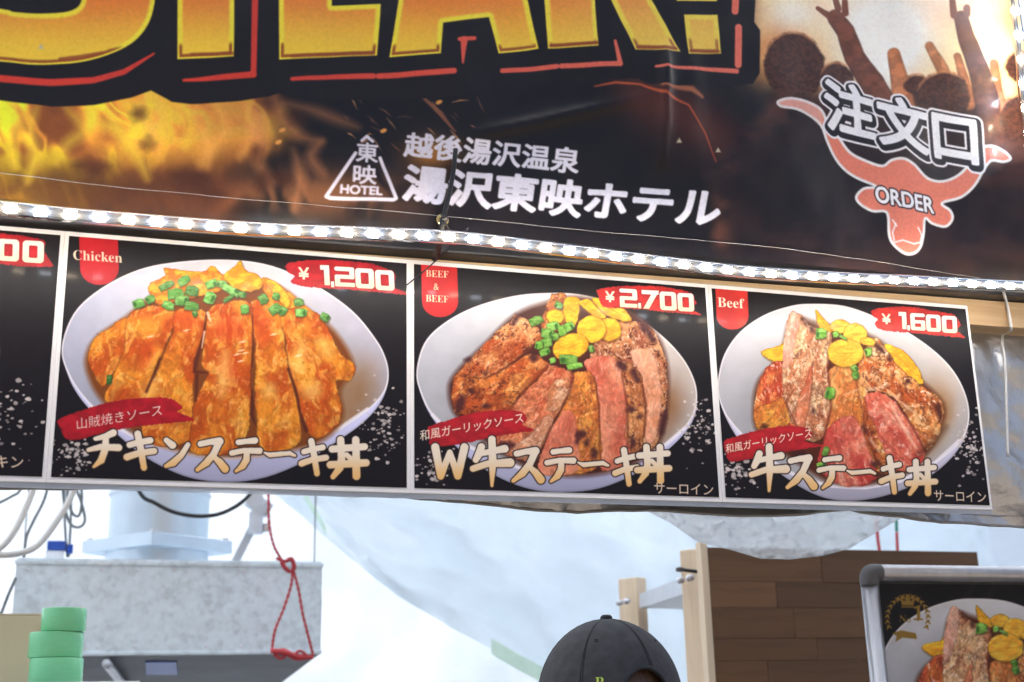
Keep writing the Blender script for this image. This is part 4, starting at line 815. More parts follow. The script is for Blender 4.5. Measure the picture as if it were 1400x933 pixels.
M = dict(
 paper=simple('card_stock', (.88, .84, .80), .35, var=.03, scale=8, bmp=.03, coat=.3),
 laminate=film_mat('laminate_film', (.75, .78, .82), .45, .08, .1),
 silver=simple('silver_sheeting', (.56, .54, .52), .30, .75, var=.14, scale=7, bmp=.9, bdist=.008),
 hem=simple('sheet_hem', (.30, .28, .26), .5, .2, var=.15, scale=40, bmp=.3),
 pine=wood_mat('pine', (.62, .42, .22), (.48, .29, .13), 1.0, .6, 0),
 pine_v=wood_mat('pine_upright', (.78, .62, .44), (.68, .50, .33), 1.0, .6, 2),
 rail=simple('dark_rail', (.05, .048, .052), .38, .4, var=.25, scale=18, bmp=.1),
 tube=clear_mat('clear_tube'),
 led_warm=glow_mat('led_warm', (1.0, .80, .56), 68), led_cool=glow_mat('led_cool', (.80, .88, 1.0), 68),
 strip=simple('led_tape', (.03, .03, .034), .4, bmp=0),
 cord=simple('black_cord', (.012, .012, .013), .5, scale=200, bmp=.3),
 brass=simple('brass', (.62, .45, .18), .3, .9, bmp=.05),
 thread=simple('thread', (.34, .32, .30), .7, scale=300, bmp=.2),
 white_cable=simple('white_cable', (.75, .74, .71), .45, var=.06, scale=20, bmp=0),
 grey_cable=simple('grey_cable', (.16, .18, .19), .5, var=.1, bmp=0),
 red_rope=simple('red_rope', (.50, .05, .06), .75, var=.35, scale=220, bmp=.6, bdist=.001),
 zinc=zinc_mat('galvanised_sheet', .86, (.86, .98, 1.06)), zinc_dk=simple('dark_underside', (.085, .095, .11), .6, .1, var=.2, scale=9, bmp=.1),  # hood underside: one grey, much darker than the sheet
 duct=simple('duct_metal', (.62, .71, .79), .34, .65, var=.08, scale=6, bmp=.1),
 tarp3=tarp_mat('thick_tarpaulin', (.70, .80, .92), .34, 2.0, 1.2), tarp=tarp_mat('white_tarpaulin', (.74, .85, .95), .55, 2.2, .9), tarp2=tarp_mat('grey_white_tarpaulin', (.82, .90, .95), .60, 2.4, .9),
 hose=simple('pale_hose', (.84, .88, .92), .55, .0, var=.04, scale=5, bmp=.2),
 plastic=film_mat('plastic_wrap', (.92, .94, .96), .46, .25, .35, 2.4),
 green_tape=simple('green_tape', (.22, .70, .36), .25, var=.03, scale=60, bmp=.06, stretch=(1, 1, 6)),
 mint=simple('mint_tape', (.70, .90, .76), .5, var=.05, bmp=0),
 card=simple('cardboard', (.66, .56, .38), .8, var=.03, scale=12, bmp=.1),
 core=simple('paper_core', (.42, .33, .22), .8),
 board=simple('white_board', (.70, .70, .70), .5, var=.04, bmp=.05),
 steel=simple('brushed_steel', (.48, .47, .49), .30, .9, var=.08, scale=60, bmp=.1, stretch=(1, 1, .1)),
 steel_w=simple('painted_steel', (.60, .62, .66), .4, .3, var=.05, bmp=.05),
 screw=simple('screw_head', (.72, .72, .76), .3, .8, bmp=0),
 conn=simple('grey_plastic', (.10, .095, .10), .55, var=.1, bmp=.1),
 walnut=wood_mat('walnut_stave', (.165, .080, .034), (.10, .048, .021), 1.0, .68, 0, .26),
 blue=simple('blue_plastic', (.02, .08, .40), .4, bmp=0), white_p=simple('white_plastic', (.75, .76, .78), .4, bmp=0),
 red_p=simple('red_plastic', (.55, .05, .06), .5, bmp=.1), grn_s=simple('green_string', (.05, .28, .20), .7, bmp=.2),
 black_fab=simple('cap_fabric', (.062, .060, .064), .85, var=.2, scale=60, bmp=.5, bdist=.0006, spec=.3),
 button=simple('cap_button_fabric', (.015, .015, .017), .7, scale=90),
 skin=simple('skin', (.52, .31, .21), .5, var=.06, scale=30), hair=simple('brown_hair', (.095, .045, .024), .5, var=.45, scale=220, bmp=.6, stretch=(1, 1, .15)),
 lime=simple('lime_thread', (.55, .70, .10), .7, bmp=.2, scale=400),
 shirt=simple('dark_shirt', (.03, .032, .036), .85, bmp=.3, scale=70), jeans=simple('dark_trousers', (.03, .035, .05), .85, bmp=.3, scale=90), shoe=simple('shoe', (.02, .02, .02), .6),
 asphalt=simple('trodden_gravel', (.20, .18, .15), .9, var=.35, scale=6, bmp=.7, bdist=.02),
)

# ------------------------------------------------------------------ the setting
gm = mesh('ground', [(-300, -300, 0), (300, -300, 0), (300, 300, 0), (-300, 300, 0)], [(0, 1, 2, 3)], M['asphalt'])
tag(gm, 'trodden gravel ground in front of and under the stall', 'ground', kind='structure')
def wrinkle(a, b, s, seed): return fbm(np.asarray(a, float)+50, np.asarray(b, float)+50, s, seed, 3)-.5
def wr(x, z, seed, k=1.0):
    return k*(-.16*np.abs(wrinkle(x+.3*z, z*.6, .55, seed+5))-.10*np.abs(wrinkle(x*.8-z*.5, z*.7, .24, seed+6))+.10*wrinkle(x, z, .9, seed)+.09*wrinkle(x*1.0+z*.5, z*.45, .30, seed+1)+.03*wrinkle(x+z*.6, z*.5, .10, seed+2))
# the tent: a roof sheet, a back sheet and two side sheets of white tarpaulin
roof = sheet('overhead_tarpaulin', lambda u, v: (-2.6+6.6*u, -.25+4.35*v, 3.16+.25*np.sin(math.pi*v)+wr(-2.6+6.6*u, 4*v, 31, .8)), 60, 40, M['tarp'])
tag(roof, 'white tarpaulin stretched over the stall as its roof', 'tarp')
back = sheet('back_tarpaulin', lambda u, v: (-2.6+6.6*u, 4.0+wr(-2.6+6.6*u, 3.2*v, 41, 1.6), 3.22*v), 110, 60, M['tarp3'])
tag(back, 'bright white tarpaulin wall at the back of the stall, behind the hood', 'tarp')
lw = sheet('side_tarpaulin', lambda u, v: (-2.45+wr(4*u, 3.2*v, 45), -.1+4.0*u, 3.2*v), 40, 30, M['tarp'])
tag(lw, 'white tarpaulin side wall of the stall on the hood side', 'tarp')
rw = sheet('side_tarpaulin', lambda u, v: (3.85+wr(4*u, 3.2*v, 49), -.1+4.0*u, 3.2*v), 40, 30, M['tarp'])
tag(rw, 'white tarpaulin side wall seen past the end of the wooden panel', 'tarp')
# a second sheet hung in front, its lower left edge cut on a slant
SL = [(330, 640), (420, 716), (475, 770), (540, 821), (640, 872), (740, 926), (915, 1020), (1080, 1120)]
slw = [at(px, py, 3.25) for px, py in SL]
def slant(x): return np.interp(x, [p.x for p in slw], [p.z for p in slw])
xa, xb = slw[0].x, 3.7
hang = sheet('hanging_tarpaulin', lambda u, v: ((lambda x: (x, 3.25+wr(x, 3*v, 61, 1.7), slant(x)+(3.1-slant(x))*v))(xa+(xb-xa)*u)), 90, 40, M['tarp2'])
tag(hang, 'grey-white tarpaulin hung across the stall with a slanting lower edge', 'tarp')
def ribbon_strip(name, pts, wid, Y, mat, parent=None):
    vs = []; fs = []
    for k, (px, py) in enumerate(pts):
        a = at(px, py-wid/2, Y); b = at(px, py+wid/2, Y); vs += [a, b, a+Vector((0, .002, 0)), b+Vector((0, .002, 0))]
    for k in range(len(pts)-1):
        i = 4*k; j = i+4; fs += [(i, i+1, j+1, j), (i+2, j+2, j+3, i+3), (i, j, j+2, i+2), (i+1, i+3, j+3, j+1)]
    fs += [(0, 2, 3, 1), (4*len(pts)-4, 4*len(pts)-3, 4*len(pts)-1, 4*len(pts)-2)]
    return mesh(name, vs, fs, mat, parent)
t_ = ribbon_strip('tape_strip', [(672, 884), (710, 906), (760, 933), (830, 972), (915, 1012)], 22, 3.19, M['mint']); tag(t_, 'pale green tape along the slanting edge of the hanging tarpaulin', 'tape')
t_ = ribbon_strip('tape_strip', [(414, 672), (424, 690), (436, 708), (446, 728)], 12, 3.17, M['mint']); tag(t_, 'short pale green tape strip high beside the hood', 'tape')
# steel posts that carry the front of the tent
for x, lab in ((-.95, 'steel front post of the stall beside the leftmost menu card'), (2.35, 'steel front post of the stall past the framed sign')):
    p = empty('stall_post', (x, .03, 0)); tag(p, lab, 'post', 'front posts of the stall')
    tube('pole', [(x, .03, 0), (x, .03, 3.14)], .022, M['steel_w'], p, 14, smooth_n=1); box('base_plate', (x-.06, -.03, 0), (x+.06, .09, .008), M['steel_w'], p)
tt = tube('roof_pipe', [(-1.05, -.02, 3.06), (2.45, -.02, 3.06)], .02, M['steel_w'], None, 14, smooth_n=1); tag(tt, 'steel pipe along the roof edge that the banner hangs from', 'pipe')

# ------------------------------------------------------------------ beam, rail, silver sheet
bz1 = at(1370, 412, .012).z; bz0 = at(1370, 447, .012).z
def slope(x): return .0095*(x-1.31)                 # the batten and rail sink a little towards the left
def sloped_box(name, xa, xb, ya, yb, za, zb, mat, bevel):
    o = box(name, (xa, ya, za), (xb, yb, zb), mat, bevel=bevel)
    for v_ in o.data.vertices: v_.co.z += slope(v_.co.x)
    return o
bm_ = sloped_box('wooden_beam', -.97, 2.37, .012, .052, bz0, bz1, M['pine'], .0015); tag(bm_, 'pine batten the menu cards are fixed to, bare at its right end', 'beam')
rz1 = at(1370, 396, -.012).z+.034; rz0 = bz1+.0015
rl = sloped_box('dark_rail', -.97, 2.37, -.012, .03, rz0, rz1, M['rail'], .003); tag(rl, 'dark metal rail between the light strip and the menu cards', 'rail')
EDGE = [(-300, 660), (-100, 664), (0, 667), (200, 668), (330, 671), (420, 679), (560, 682), (640, 686), (720, 695), (790, 698), (860, 694), (930, 698), (1000, 706), (1080, 706), (1140, 701), (1200, 710), (1260, 716), (1400, 717), (1500, 720)]
ew = [at(px, py, .065) for px, py in EDGE]
def edge_z(x): return np.interp(x, [p.x for p in ew], [p.z for p in ew])
def silver_fn(u, v):
    x = -.9+3.2*u; zb = edge_z(x); zt = bz1-.002; s = v
    z = zt+(zb-zt)*s
    y = .068+.012*np.sin(x*9+1.1)*s+.024*wrinkle(x*10, z*6, 1.6, 81)*s+.020*wrinkle(x*26+z*9, z*16, 1.5, 84)*(.2+s)+.016*wrinkle(x*70+z*30, z*42, 1.5, 87)*np.minimum(1, s*4)
    cu = np.maximum(0, (s-.90)/.10); y = y-.020*cu*cu*(1+.9*np.sin(x*7.3+.6))+.014*cu
    return (x, np.maximum(y, np.where(s < .2, .056, .012)), z)
sv = sheet('silver_sheet', silver_fn, 280, 40, M['silver']); tag(sv, 'silver vinyl sheet hanging behind the menu cards with a wavy lower edge', 'sheet')
hp = np.stack(silver_fn(np.arange(161)/160, np.ones(161)), 1)
tube('hem_edge', hp, .0022, M['hem'], sv, 6, smooth_n=1)
st = np.stack(silver_fn(np.arange(161)/160, np.full(161, .955)), 1)-np.array((0, .001, 0))
tube('seam_thread', st, .0008, M['hem'], sv, 5, smooth_n=1)
ws = [at(1372, 400, -.02), at(1377, 418, .006), at(1382, 446, .006), at(1381, 452, .03), at(1370, 461, .05), at(1374, 500, .04), at(1376, 560, .04), at(1378, 625, .045)]
o = tube('white_string', ws, .0022, M['white_cable'], None, 8); tag(o, 'white string looped over the bare end of the pine batten', 'string')

# ------------------------------------------------------------------ menu cards
CARD_LABEL = ['menu card cut by the left picture edge, its price ending in 00', 'menu card of sliced chicken bowl with scallions, priced 1,200', 'menu card of double beef bowl marked BEEF and BEEF, priced 2,700', 'menu card of rare beef bowl marked Beef, priced 1,600']
for i in range(4):
    x0 = (i-1)*PITCH_X; cx = x0+PW/2
    t = empty('menu_card', (cx, .002, ZT-PH-.006)); tag(t, CARD_LABEL[i], 'menu card', 'menu cards along the batten')
    pr = card_print(i); im = pr.image('menu_print_%d' % i); pm = print_mat('menu_print_%d' % i, im, .45, .04)
    v = [(x0, 0, ZT-PH), (x0+PW, 0, ZT-PH), (x0+PW, 0, ZT), (x0, 0, ZT)]
    q = mesh('print', v, [(0, 1, 2, 3)], pm, t); lay = q.data.uv_layers.new(name='UVMap')
    for k, c in enumerate(((0, 0), (1, 0), (1, 1), (0, 1))): lay.data[k].uv = c
    e = .00465
    box('border', (x0-e, .0008, ZT-PH-.0062), (x0+PW+e, .0024, ZT+.0056), M['paper'], t, bevel=.0004, seg=1)
    box('laminate', (x0-e, .0030, ZT-PH-.0125), (x0+PW+e, .0036, ZT+.0068), M['laminate'], t)

# ------------------------------------------------------------------ banner
HEM = [(-600, 215), (-300, 243), (-100, 264), (0, 273), (150, 288), (330, 304), (460, 309), (620, 316), (760, 331), (900, 349), (1020, 363), (1150, 371), (1280, 377), (1400, 383), (1500, 388)]
hw_ = [at(px, py, BY) for px, py in HEM]
def hem_z(x): return np.interp(x, [p.x for p in hw_], [p.z for p in hw_])
fA, fB = at(906, 60, BY), at(901, 240, BY); cA, cB = at(610, 190, BY), at(885, 136, BY)
def seg_d(x, z, a, b):
    ex, ez = b.x-a.x, b.z-a.z; l = ex*ex+ez*ez; tc = np.clip(((x-a.x)*ex+(z-a.z)*ez)/l, 0, 1)
    px, pz = x-a.x-ex*tc, z-a.z-ez*tc; s = np.where(ex*(z-a.z)-ez*(x-a.x) > 0, 1, -1)
    return np.hypot(px, pz)*s, np.minimum(1, 4*tc*(1-tc)+.15)
def banner_y(x, z):
    y = BY+.007*np.sin(x*5.2+.7)+.004*np.sin(x*11+z*6)
    d, k = seg_d(x, z, fA, fB); y = y-.014*k*np.exp(-np.abs(d)/.012)-.005*k*np.exp(-((d-.04)/.02)**2)
    d, k = seg_d(x, z, cA, cB); y = y-.008*k*np.exp(-np.abs(d)/.008)
    y = y+.016*wrinkle(x*8+z*3, z*5, 1.5, 91)+.006*wrinkle(x*24-z*14, z*16, 1.5, 95)
    k = np.maximum(0, 1-(z-hem_z(x))/.05); return y+.008*k*k*np.sin(x*6)
bp = banner_print(); bim = bp.image('banner_print'); bmat = print_mat('banner_print', bim, .36, .12, .2, True, .28)
ban = empty('banner', ((BX0+BX1)/2, BY, BZ0)); tag(ban, 'long black vinyl banner reading STEAK with flames, crowd, hotel mark and bull order mark', 'banner')
NU, NV = 360, 130
ui, vj = np.meshgrid(np.arange(NU+1)/NU, np.arange(NV+1)/NV); x = (BX0+(BX1-BX0)*ui).ravel(); z = hem_z(x)+(BZ1-hem_z(x))*vj.ravel()
vs = np.stack([x, banner_y(x, z), z], 1).tolist(); uvs = np.stack([ui.ravel(), (z-BZ0)/(BZ1-BZ0)], 1)
fs = [(j*(NU+1)+i, j*(NU+1)+i+1, (j+1)*(NU+1)+i+1, (j+1)*(NU+1)+i) for j in range(NV) for i in range(NU)]
cl = mesh('cloth', vs, fs, bmat, ban, True); lay = cl.data.uv_layers.new(name='UVMap')
vi = np.zeros(len(cl.data.loops), dtype=np.int32); cl.data.loops.foreach_get('vertex_index', vi); lay.data.foreach_set('uv', np.array(uvs, np.float32)[vi].ravel())
STL = [(-300, 206), (0, 236), (200, 255), (350, 270), (600, 295), (700, 305), (850, 321), (1020, 339), (1200, 360), (1400, 382)]
sp_ = []
for k in range(160):
    px = -250+1650*k/159; py = float(np.interp(px, [a for a, _ in STL], [b for _, b in STL])); p = at(px, py, BY); sp_.append((p.x, float(banner_y(p.x, p.z))-.0007, p.z))
tube('stitching', sp_, .00028, M['thread'], ban, 5, smooth_n=1)
sp_ = []
for k in range(60):
    z = hem_z(1.333)+.004+.85*k/59; sp_.append((1.335, float(banner_y(1.335, z))-.0006, z))
tube('stitching', sp_, .0005, M['thread'], ban, 5, smooth_n=1)
g = at(605, 301, BY); gy = float(banner_y(g.x, g.z))-.0015
bm = bmesh.new()
for a in range(24):
    for b in range(8):
        t1, t2 = a/24*2*math.pi, b/8*2*math.pi; bm.verts.new((g.x+(.0058+.0020*math.cos(t2))*math.cos(t1), gy+.0018*math.sin(t2), g.z+(.0058+.0020*math.cos(t2))*math.sin(t1)))
bm.verts.ensure_lookup_table()
for a in range(24):
    for b in range(8): bm.faces.new([bm.verts[(a % 24)*8+b], bm.verts[((a+1) % 24)*8+b], bm.verts[((a+1) % 24)*8+(b+1) % 8], bm.verts[a*8+(b+1) % 8]])
from_bm('grommet', bm, M['brass'], ban, True)
cp = [at(623, 204, BY-.012), at(619, 240, BY-.013), at(612, 275, BY-.012), at(606, 298, BY-.010), at(603, 320, BY-.006), at(599, 352, -.03)]
cr_ = empty('tie_line', cp[-1]); tag(cr_, 'thin black cord tied through the grommet in front of the banner', 'cord')
tube('strand', cp, .0030, M['cord'], cr_, 8); kn = cp[3]
tube('strand', [kn, at(602, 325, BY-.004), at(596, 349, -.02), at(592, 356, -.012)], .0038, M['cord'], cr_, 8)
tube('tail_and_shadow', [kn, at(618, 318, BY-.012), at(640, 320, BY-.016)], [.0012, .0008], M['cord'], cr_, 6)
tube('tail_and_shadow', [at(640, 312, BY-.014), at(615, 338, -.05), at(590, 362, -.022), at(566, 382, -.006), at(556, 390, -.004)], .0009, M['cord'], cr_, 6)  # upper part a loose tail, the rest a strand for its cast shadow
tube('knot', [kn+Vector((-.003, -.001, .003)), kn+Vector((.002, -.004, 0)), kn+Vector((.003, -.001, -.003)), kn+Vector((-.002, -.004, -.002))], .0022, M['cord'], cr_, 8)

# ------------------------------------------------------------------ LED strips
def led_strip(pts, label, step, flat):
    P = [Vector(p) for p in catmull(pts, 10)]
    t = empty('led_strip', P[0]); tag(t, label, 'light strip', 'led strips around the banner')
    tube('tube', P, .0085, M['tube'], t, 14, smooth_n=1)
    acc = 0; nxt = step/2; k = 0; base = None
    tube('tape', [p+Vector(flat)*-.003 for p in P], .0032, M['strip'], t, 6, smooth_n=1)
    cache = {}
    for i in range(len(P)-1):
        d = (P[i+1]-P[i]).length
        while acc+d >= nxt:
            p = P[i].lerp(P[i+1], (nxt-acc)/d); kind = 'led_warm' if k % 2 else 'led_cool'
            if kind not in cache:
                b = box('led_chip', (-.0062, -.002, -.0042), (.0062, .002, .0042), M[kind], None, bevel=.0008, seg=1); b.parent = t; cache[kind] = b
                b.matrix_parent_inverse = Matrix.Identity(4)
            else:
                b = cache[kind].copy(); col.objects.link(b)
            b.location = p+Vector(flat)*.0012-P[0]
            k += 1; nxt += step
        acc += d
    return t
LP = [(-220, 264), (0, 284), (120, 296), (330, 312), (460, 318), (620, 325), (760, 341), (900, 358), (1020, 372), (1150, 380), (1280, 386), (1400, 392), (1470, 395)]
led_strip([at(a, b, -.102) for a, b in LP], 'glowing white led strip in clear tube under the lower edge of the banner', .031, (0, -1, -.25))
q0 = at(1408, 200, -.108); q1 = at(1394, 60, -.108)
led_strip([q0, at(1400, 130, -.108), q1, (q1.x-.003, -.115, 2.75), (q1.x-.006, -.15, 2.93), (q1.x-.05, -.19, 3.0), (q1.x-.30, -.20, 3.01), (.5, -.20, 3.012), (-.62, -.20, 3.01)], 'led strip running up the right edge of the banner and along its top', .040, (-.3, -1, -.3))

# ------------------------------------------------------------------ exhaust hood and duct
HY = 2.2
hx0, hx1 = at(20, 800, HY).x, at(440, 800, HY).x; hz1, hz0 = at(230, 768, HY).z, at(230, 896, HY).z
hood = empty('exhaust_hood', ((hx0+hx1)/2, HY+.3, hz0)); tag(hood, 'galvanised sheet metal exhaust hood hanging in the back of the stall', 'hood')
HD = .62
def quadbox(name, v8, mat, parent): return mesh(name, v8, [(0, 1, 2, 3), (4, 7, 6, 5), (0, 4, 5, 1), (1, 5, 6, 2), (2, 6, 7, 3), (3, 7, 4, 0)], mat, parent)
w_ = .004
box('front_panel', (hx0, HY, hz0), (hx1, HY+w_, hz1), M['zinc'], hood); box('back_panel', (hx0, HY+HD-w_, hz0), (hx1, HY+HD, hz1), M['zinc'], hood)
box('side_panel', (hx0, HY+w_+.001, hz0), (hx0+w_, HY+HD-w_-.001, hz1), M['zinc'], hood); box('side_panel', (hx1-w_, HY+w_+.001, hz0), (hx1, HY+HD-w_-.001, hz1), M['zinc'], hood)
box('top_panel', (hx0+.002, HY+.002, hz1+.001), (hx1-.002, HY+HD-.002, hz1+.005), M['zinc'], hood)
# the folded lip, and the grease plate that slopes down to the back
bz_ = at(300, 948, HY+HD).z
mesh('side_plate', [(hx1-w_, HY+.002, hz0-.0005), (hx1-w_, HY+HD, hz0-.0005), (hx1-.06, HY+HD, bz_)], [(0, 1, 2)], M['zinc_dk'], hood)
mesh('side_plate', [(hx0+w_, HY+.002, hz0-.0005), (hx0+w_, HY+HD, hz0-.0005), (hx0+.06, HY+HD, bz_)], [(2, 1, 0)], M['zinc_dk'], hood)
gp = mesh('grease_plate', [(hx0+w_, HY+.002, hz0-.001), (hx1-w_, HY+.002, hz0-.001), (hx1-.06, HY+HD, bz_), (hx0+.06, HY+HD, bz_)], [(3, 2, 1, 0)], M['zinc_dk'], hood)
def on_plate(px, py, lift):
    """the point of the sloping plate seen at a photo pixel"""
    A = Vector((hx0, HY+.002, hz0-.001)); nrm = Vector((0, -(bz_-hz0), HD)).normalized(); d_ = at(px, py, 1.0)-Vector(CAM); t_ = (A-Vector(CAM)).dot(nrm)/d_.dot(nrm)
    return Vector(CAM)+d_*t_-nrm*lift
quadbox('name_plate', [on_plate(a, b, .001) for a, b in ((199, 904), (241, 904), (243, 921), (200, 921))]+[on_plate(a, b, .004) for a, b in ((199, 904), (241, 904), (243, 921), (200, 921))], M['blue'], hood)
tube('pipe_stay', [on_plate(146, 897, .02), on_plate(160, 915, .02), on_plate(176, 940, .02)], .012, M['steel_w'], hood, 12)
for px in (172, 265):
    p = at(px, 776, HY); box('seam', (p.x-.012, HY-.0016, hz1-.045), (p.x+.012, HY-.0001, hz1-.002), M['zinc'], hood)
for z_a, z_b in ((hz1-.012, hz1), (hz0, hz0+.010)): box('folded_edge', (hx0-.003, HY-.005, z_a), (hx1+.003, HY-.0003, z_b), M['zinc'], hood, bevel=.001, seg=1)
for k in range(9):
    for zz in (hz1-.025, hz0+.022): bx_ = hx0+.03+(hx1-hx0-.06)*k/8; rv = lathe('rivet', [(.0001, .0018), (.0032, .001), (.004, 0)], (0, 0, 0), M['screw'], None, 8); rv.rotation_euler = (math.pi/2, 0, 0); rv.location = (bx_, HY-.0002, zz); rv.parent = hood; rv.matrix_parent_inverse = Matrix.Translation(-Vector(hood.location))
for px in (30, 432):
    p = at(px, 776, HY); tube('hanger_wire', [(p.x, HY+.03, hz1), (p.x, HY+.03, 3.05)], .002, M['grey_cable'], hood, 6, smooth_n=1)
# the round duct on its square collar
dc = (at(147, 700, 2.5)+at(288, 700, 2.5))/2; dr = (at(288, 700, 2.5).x-at(147, 700, 2.5).x)/2*.97
dz = at(215, 752, 2.5).z
dt = empty('round_duct', (dc.x, 2.5, hz1+.005)); tag(dt, 'round metal duct rising from the top of the exhaust hood', 'duct')
lathe('pipe', [(dr, .0), (dr, 1.05)], (dc.x, 2.5, dz), M['duct'], dt, 56)
for h in (.16, .42, .70): lathe('bead', [(dr+.001, h-.006), (dr+.006, h), (dr+.001, h+.006)], (dc.x, 2.5, dz), M['duct'], dt, 56)
lathe('throat', [(dr*1.02, hz1+.006-dz), (dr*1.02, .0)], (dc.x, 2.5, dz), M['duct'], dt, 48)
fl = dr*1.06
rz = Matrix.Rotation(math.radians(38), 3, 'Z')
box('collar', (dc.x-fl, 2.5-fl, dz-.012), (dc.x+fl, 2.5+fl, dz+.026), M['duct'], dt, bevel=.002, rot=rz, seg=1)
for sx, sy in ((-1, -1), (1, -1), (1, 1), (-1, 1)):
    o_ = rz @ Vector((sx*fl*.9, sy*fl*.9, 0)); lathe('bolt', [(.0001, .034), (.009, .034), (.009, .026)], (dc.x+o_.x, 2.5+o_.y, dz), M['screw'], dt, 10, smooth=False)

# ------------------------------------------------------------------ cables, rope and fittings round the hood
def cable(name, pts, rad, mat, label, cat, Y, seg=8):
    o = tube(name, [at(a, b, Y) if len((a, b)) == 2 else a for a, b in pts], rad, mat, None, seg); tag(o, label, cat); return o
cable('white_cable', [(62, 600), (48, 660), (33, 700), (14, 735), (-14, 760), (-60, 785)], .0075, M['white_cable'], 'white cable hanging at the left picture edge, the higher of two', 'cable', 1.7)
cable('white_cable', [(120, 600), (100, 672), (78, 712), (52, 745), (28, 756), (0, 759), (-40, 757)], .0075, M['white_cable'], 'white cable curving down to the left edge above the hood corner', 'cable', 1.72)
cable('thin_wire', [(74, 600), (64, 672), (46, 712), (36, 735), (33, 762)], .0035, M['grey_cable'], 'thin dark wire between the two white cables', 'wire', 1.9)
cable('thin_wire', [(40, 600), (30, 664), (14, 680), (-20, 696)], .0035, M['grey_cable'], 'thin dark wire in the top left corner of the opening', 'wire', 1.9)
cable('thin_wire', [(22, 790), (12, 812), (2, 838), (-8, 862)], .004, M['grey_cable'], 'thin blue-grey wire slanting past the left end of the hood', 'wire', 2.1)
cable('black_cable', [(170, 600), (190, 671), (212, 688), (240, 701), (275, 706), (308, 700), (340, 678), (356, 640)], .0055, M['cord'], 'black cable drooping across the round duct', 'cable', 2.05)
for k, (a, b) in enumerate(((88, 92), (97, 94))):
    cable('thin_wire', [(a, 600), (a, 700), (b, 762)], .0035, M['grey_cable'], ('left' if k == 0 else 'right')+' one of two upright wires above the blue plug', 'wire', HY+.12)
cable('coiled_wire', [(84, 640), (88, 690), (96, 716), (108, 721), (116, 712), (112, 690), (104, 668), (98, 650), (92, 676), (98, 700), (108, 705), (112, 680), (108, 640)], .004, M['grey_cable'], 'grey wire coiled in loops beside the round duct', 'wire', HY+.05)
b0 = at(78, 752, HY+.1); pl = empty('plug', b0); tag(pl, 'small blue and white plug on top of the hood', 'plug')
box('white_body', (b0.x-.03, HY+.08, hz1+.006), (b0.x+.02, HY+.12, hz1+.036), M['white_p'], pl, bevel=.003); box('blue_cap', (b0.x-.026, HY+.075, hz1+.037), (b0.x+.022, HY+.125, hz1+.062), M['blue'], pl, bevel=.003)
box('blue_clip', (b0.x+.026, HY+.09, hz1+.03), (b0.x+.042, HY+.11, hz1+.055), M['blue'], pl, bevel=.002)
RY = 1.95
rp = empty('red_rope', at(372, 770, RY)); tag(rp, 'red rope with a loop hanging in front of the hood', 'rope')
def rope(name, pts, r=.0034):
    P = catmull([at(a, b, RY) for a, b in pts], 14); n = len(P)
    for s in (0, math.pi):                                # two twisted strands
        Q = []
        for k, p in enumerate(P): Q.append((p[0]+r*.55*math.cos(k*.9+s), p[1]+r*.55*math.sin(k*.9+s), p[2]))
        tube(name, Q, r*.72, M['red_rope'], rp, 6, smooth_n=1)
rope('line', [(364, 600), (367, 676), (368, 715), (374, 745), (384, 764)]); rope('knot', [(380, 764), (390, 768), (398, 764), (402, 776), (396, 782), (386, 770), (396, 766)], .0055)
rope('loop', [(400, 778), (398, 800), (388, 832), (376, 862), (372, 888)]); rope('loop', [(401, 780), (408, 806), (414, 840), (422, 872), (428, 896)])
p0 = at(372, 892, RY); p1 = at(428, 899, RY)
tube('handle', [p0+Vector((-.004, 0, .004)), p0.lerp(p1, .3)+Vector((0, -.003, .003)), p0.lerp(p1, .6)+Vector((0, .002, -.003)), p1], [.006, .009, .008, .005], M['red_p'], rp, 10)
rope('knot', [(378, 892), (388, 888), (400, 897), (410, 890), (420, 899), (406, 902), (392, 896), (384, 901), (376, 895)], .0042)
CY = 2.3
cb = empty('pipe_clamp', at(352, 700, CY)); tag(cb, 'metal pipe clamp with a slanting rod right of the round duct', 'clamp')
def bar(name, a, b, w, mat, parent, Y, d=.02):
    A = at(*a, Y); B = at(*b, Y); t = (B-A); L = t.length; n = Vector((-t.z, 0, t.x)).normalized()*w/2; dy = Vector((0, d/2, 0))
    return quadbox(name, [A-n-dy, A+n-dy, A+n+dy, A-n+dy, B-n-dy, B+n-dy, B+n+dy, B-n+dy], mat, parent)
bar('rod', (350, 712), (322, 768), .022, M['duct'], cb, CY); bar('jaw', (340, 682), (368, 700), .04, M['steel_w'], cb, CY+.005, .04); bar('jaw', (346, 706), (366, 690), .03, M['duct'], cb, CY-.02, .03)
lathe('bolt', [(.0001, .03), (.02, .03), (.02, -.03), (.0001, -.03)], at(350, 716, CY-.02), M['steel_w'], cb, 14, smooth=False)
bar('strut', (352, 690), (352, 600), .03, M['steel_w'], cb, CY+.01, .03); lathe('nut', [(.0001, .012), (.012, .012), (.012, -.012), (.0001, -.012)], at(364, 722, CY-.02), M['screw'], cb, 6, smooth=False)

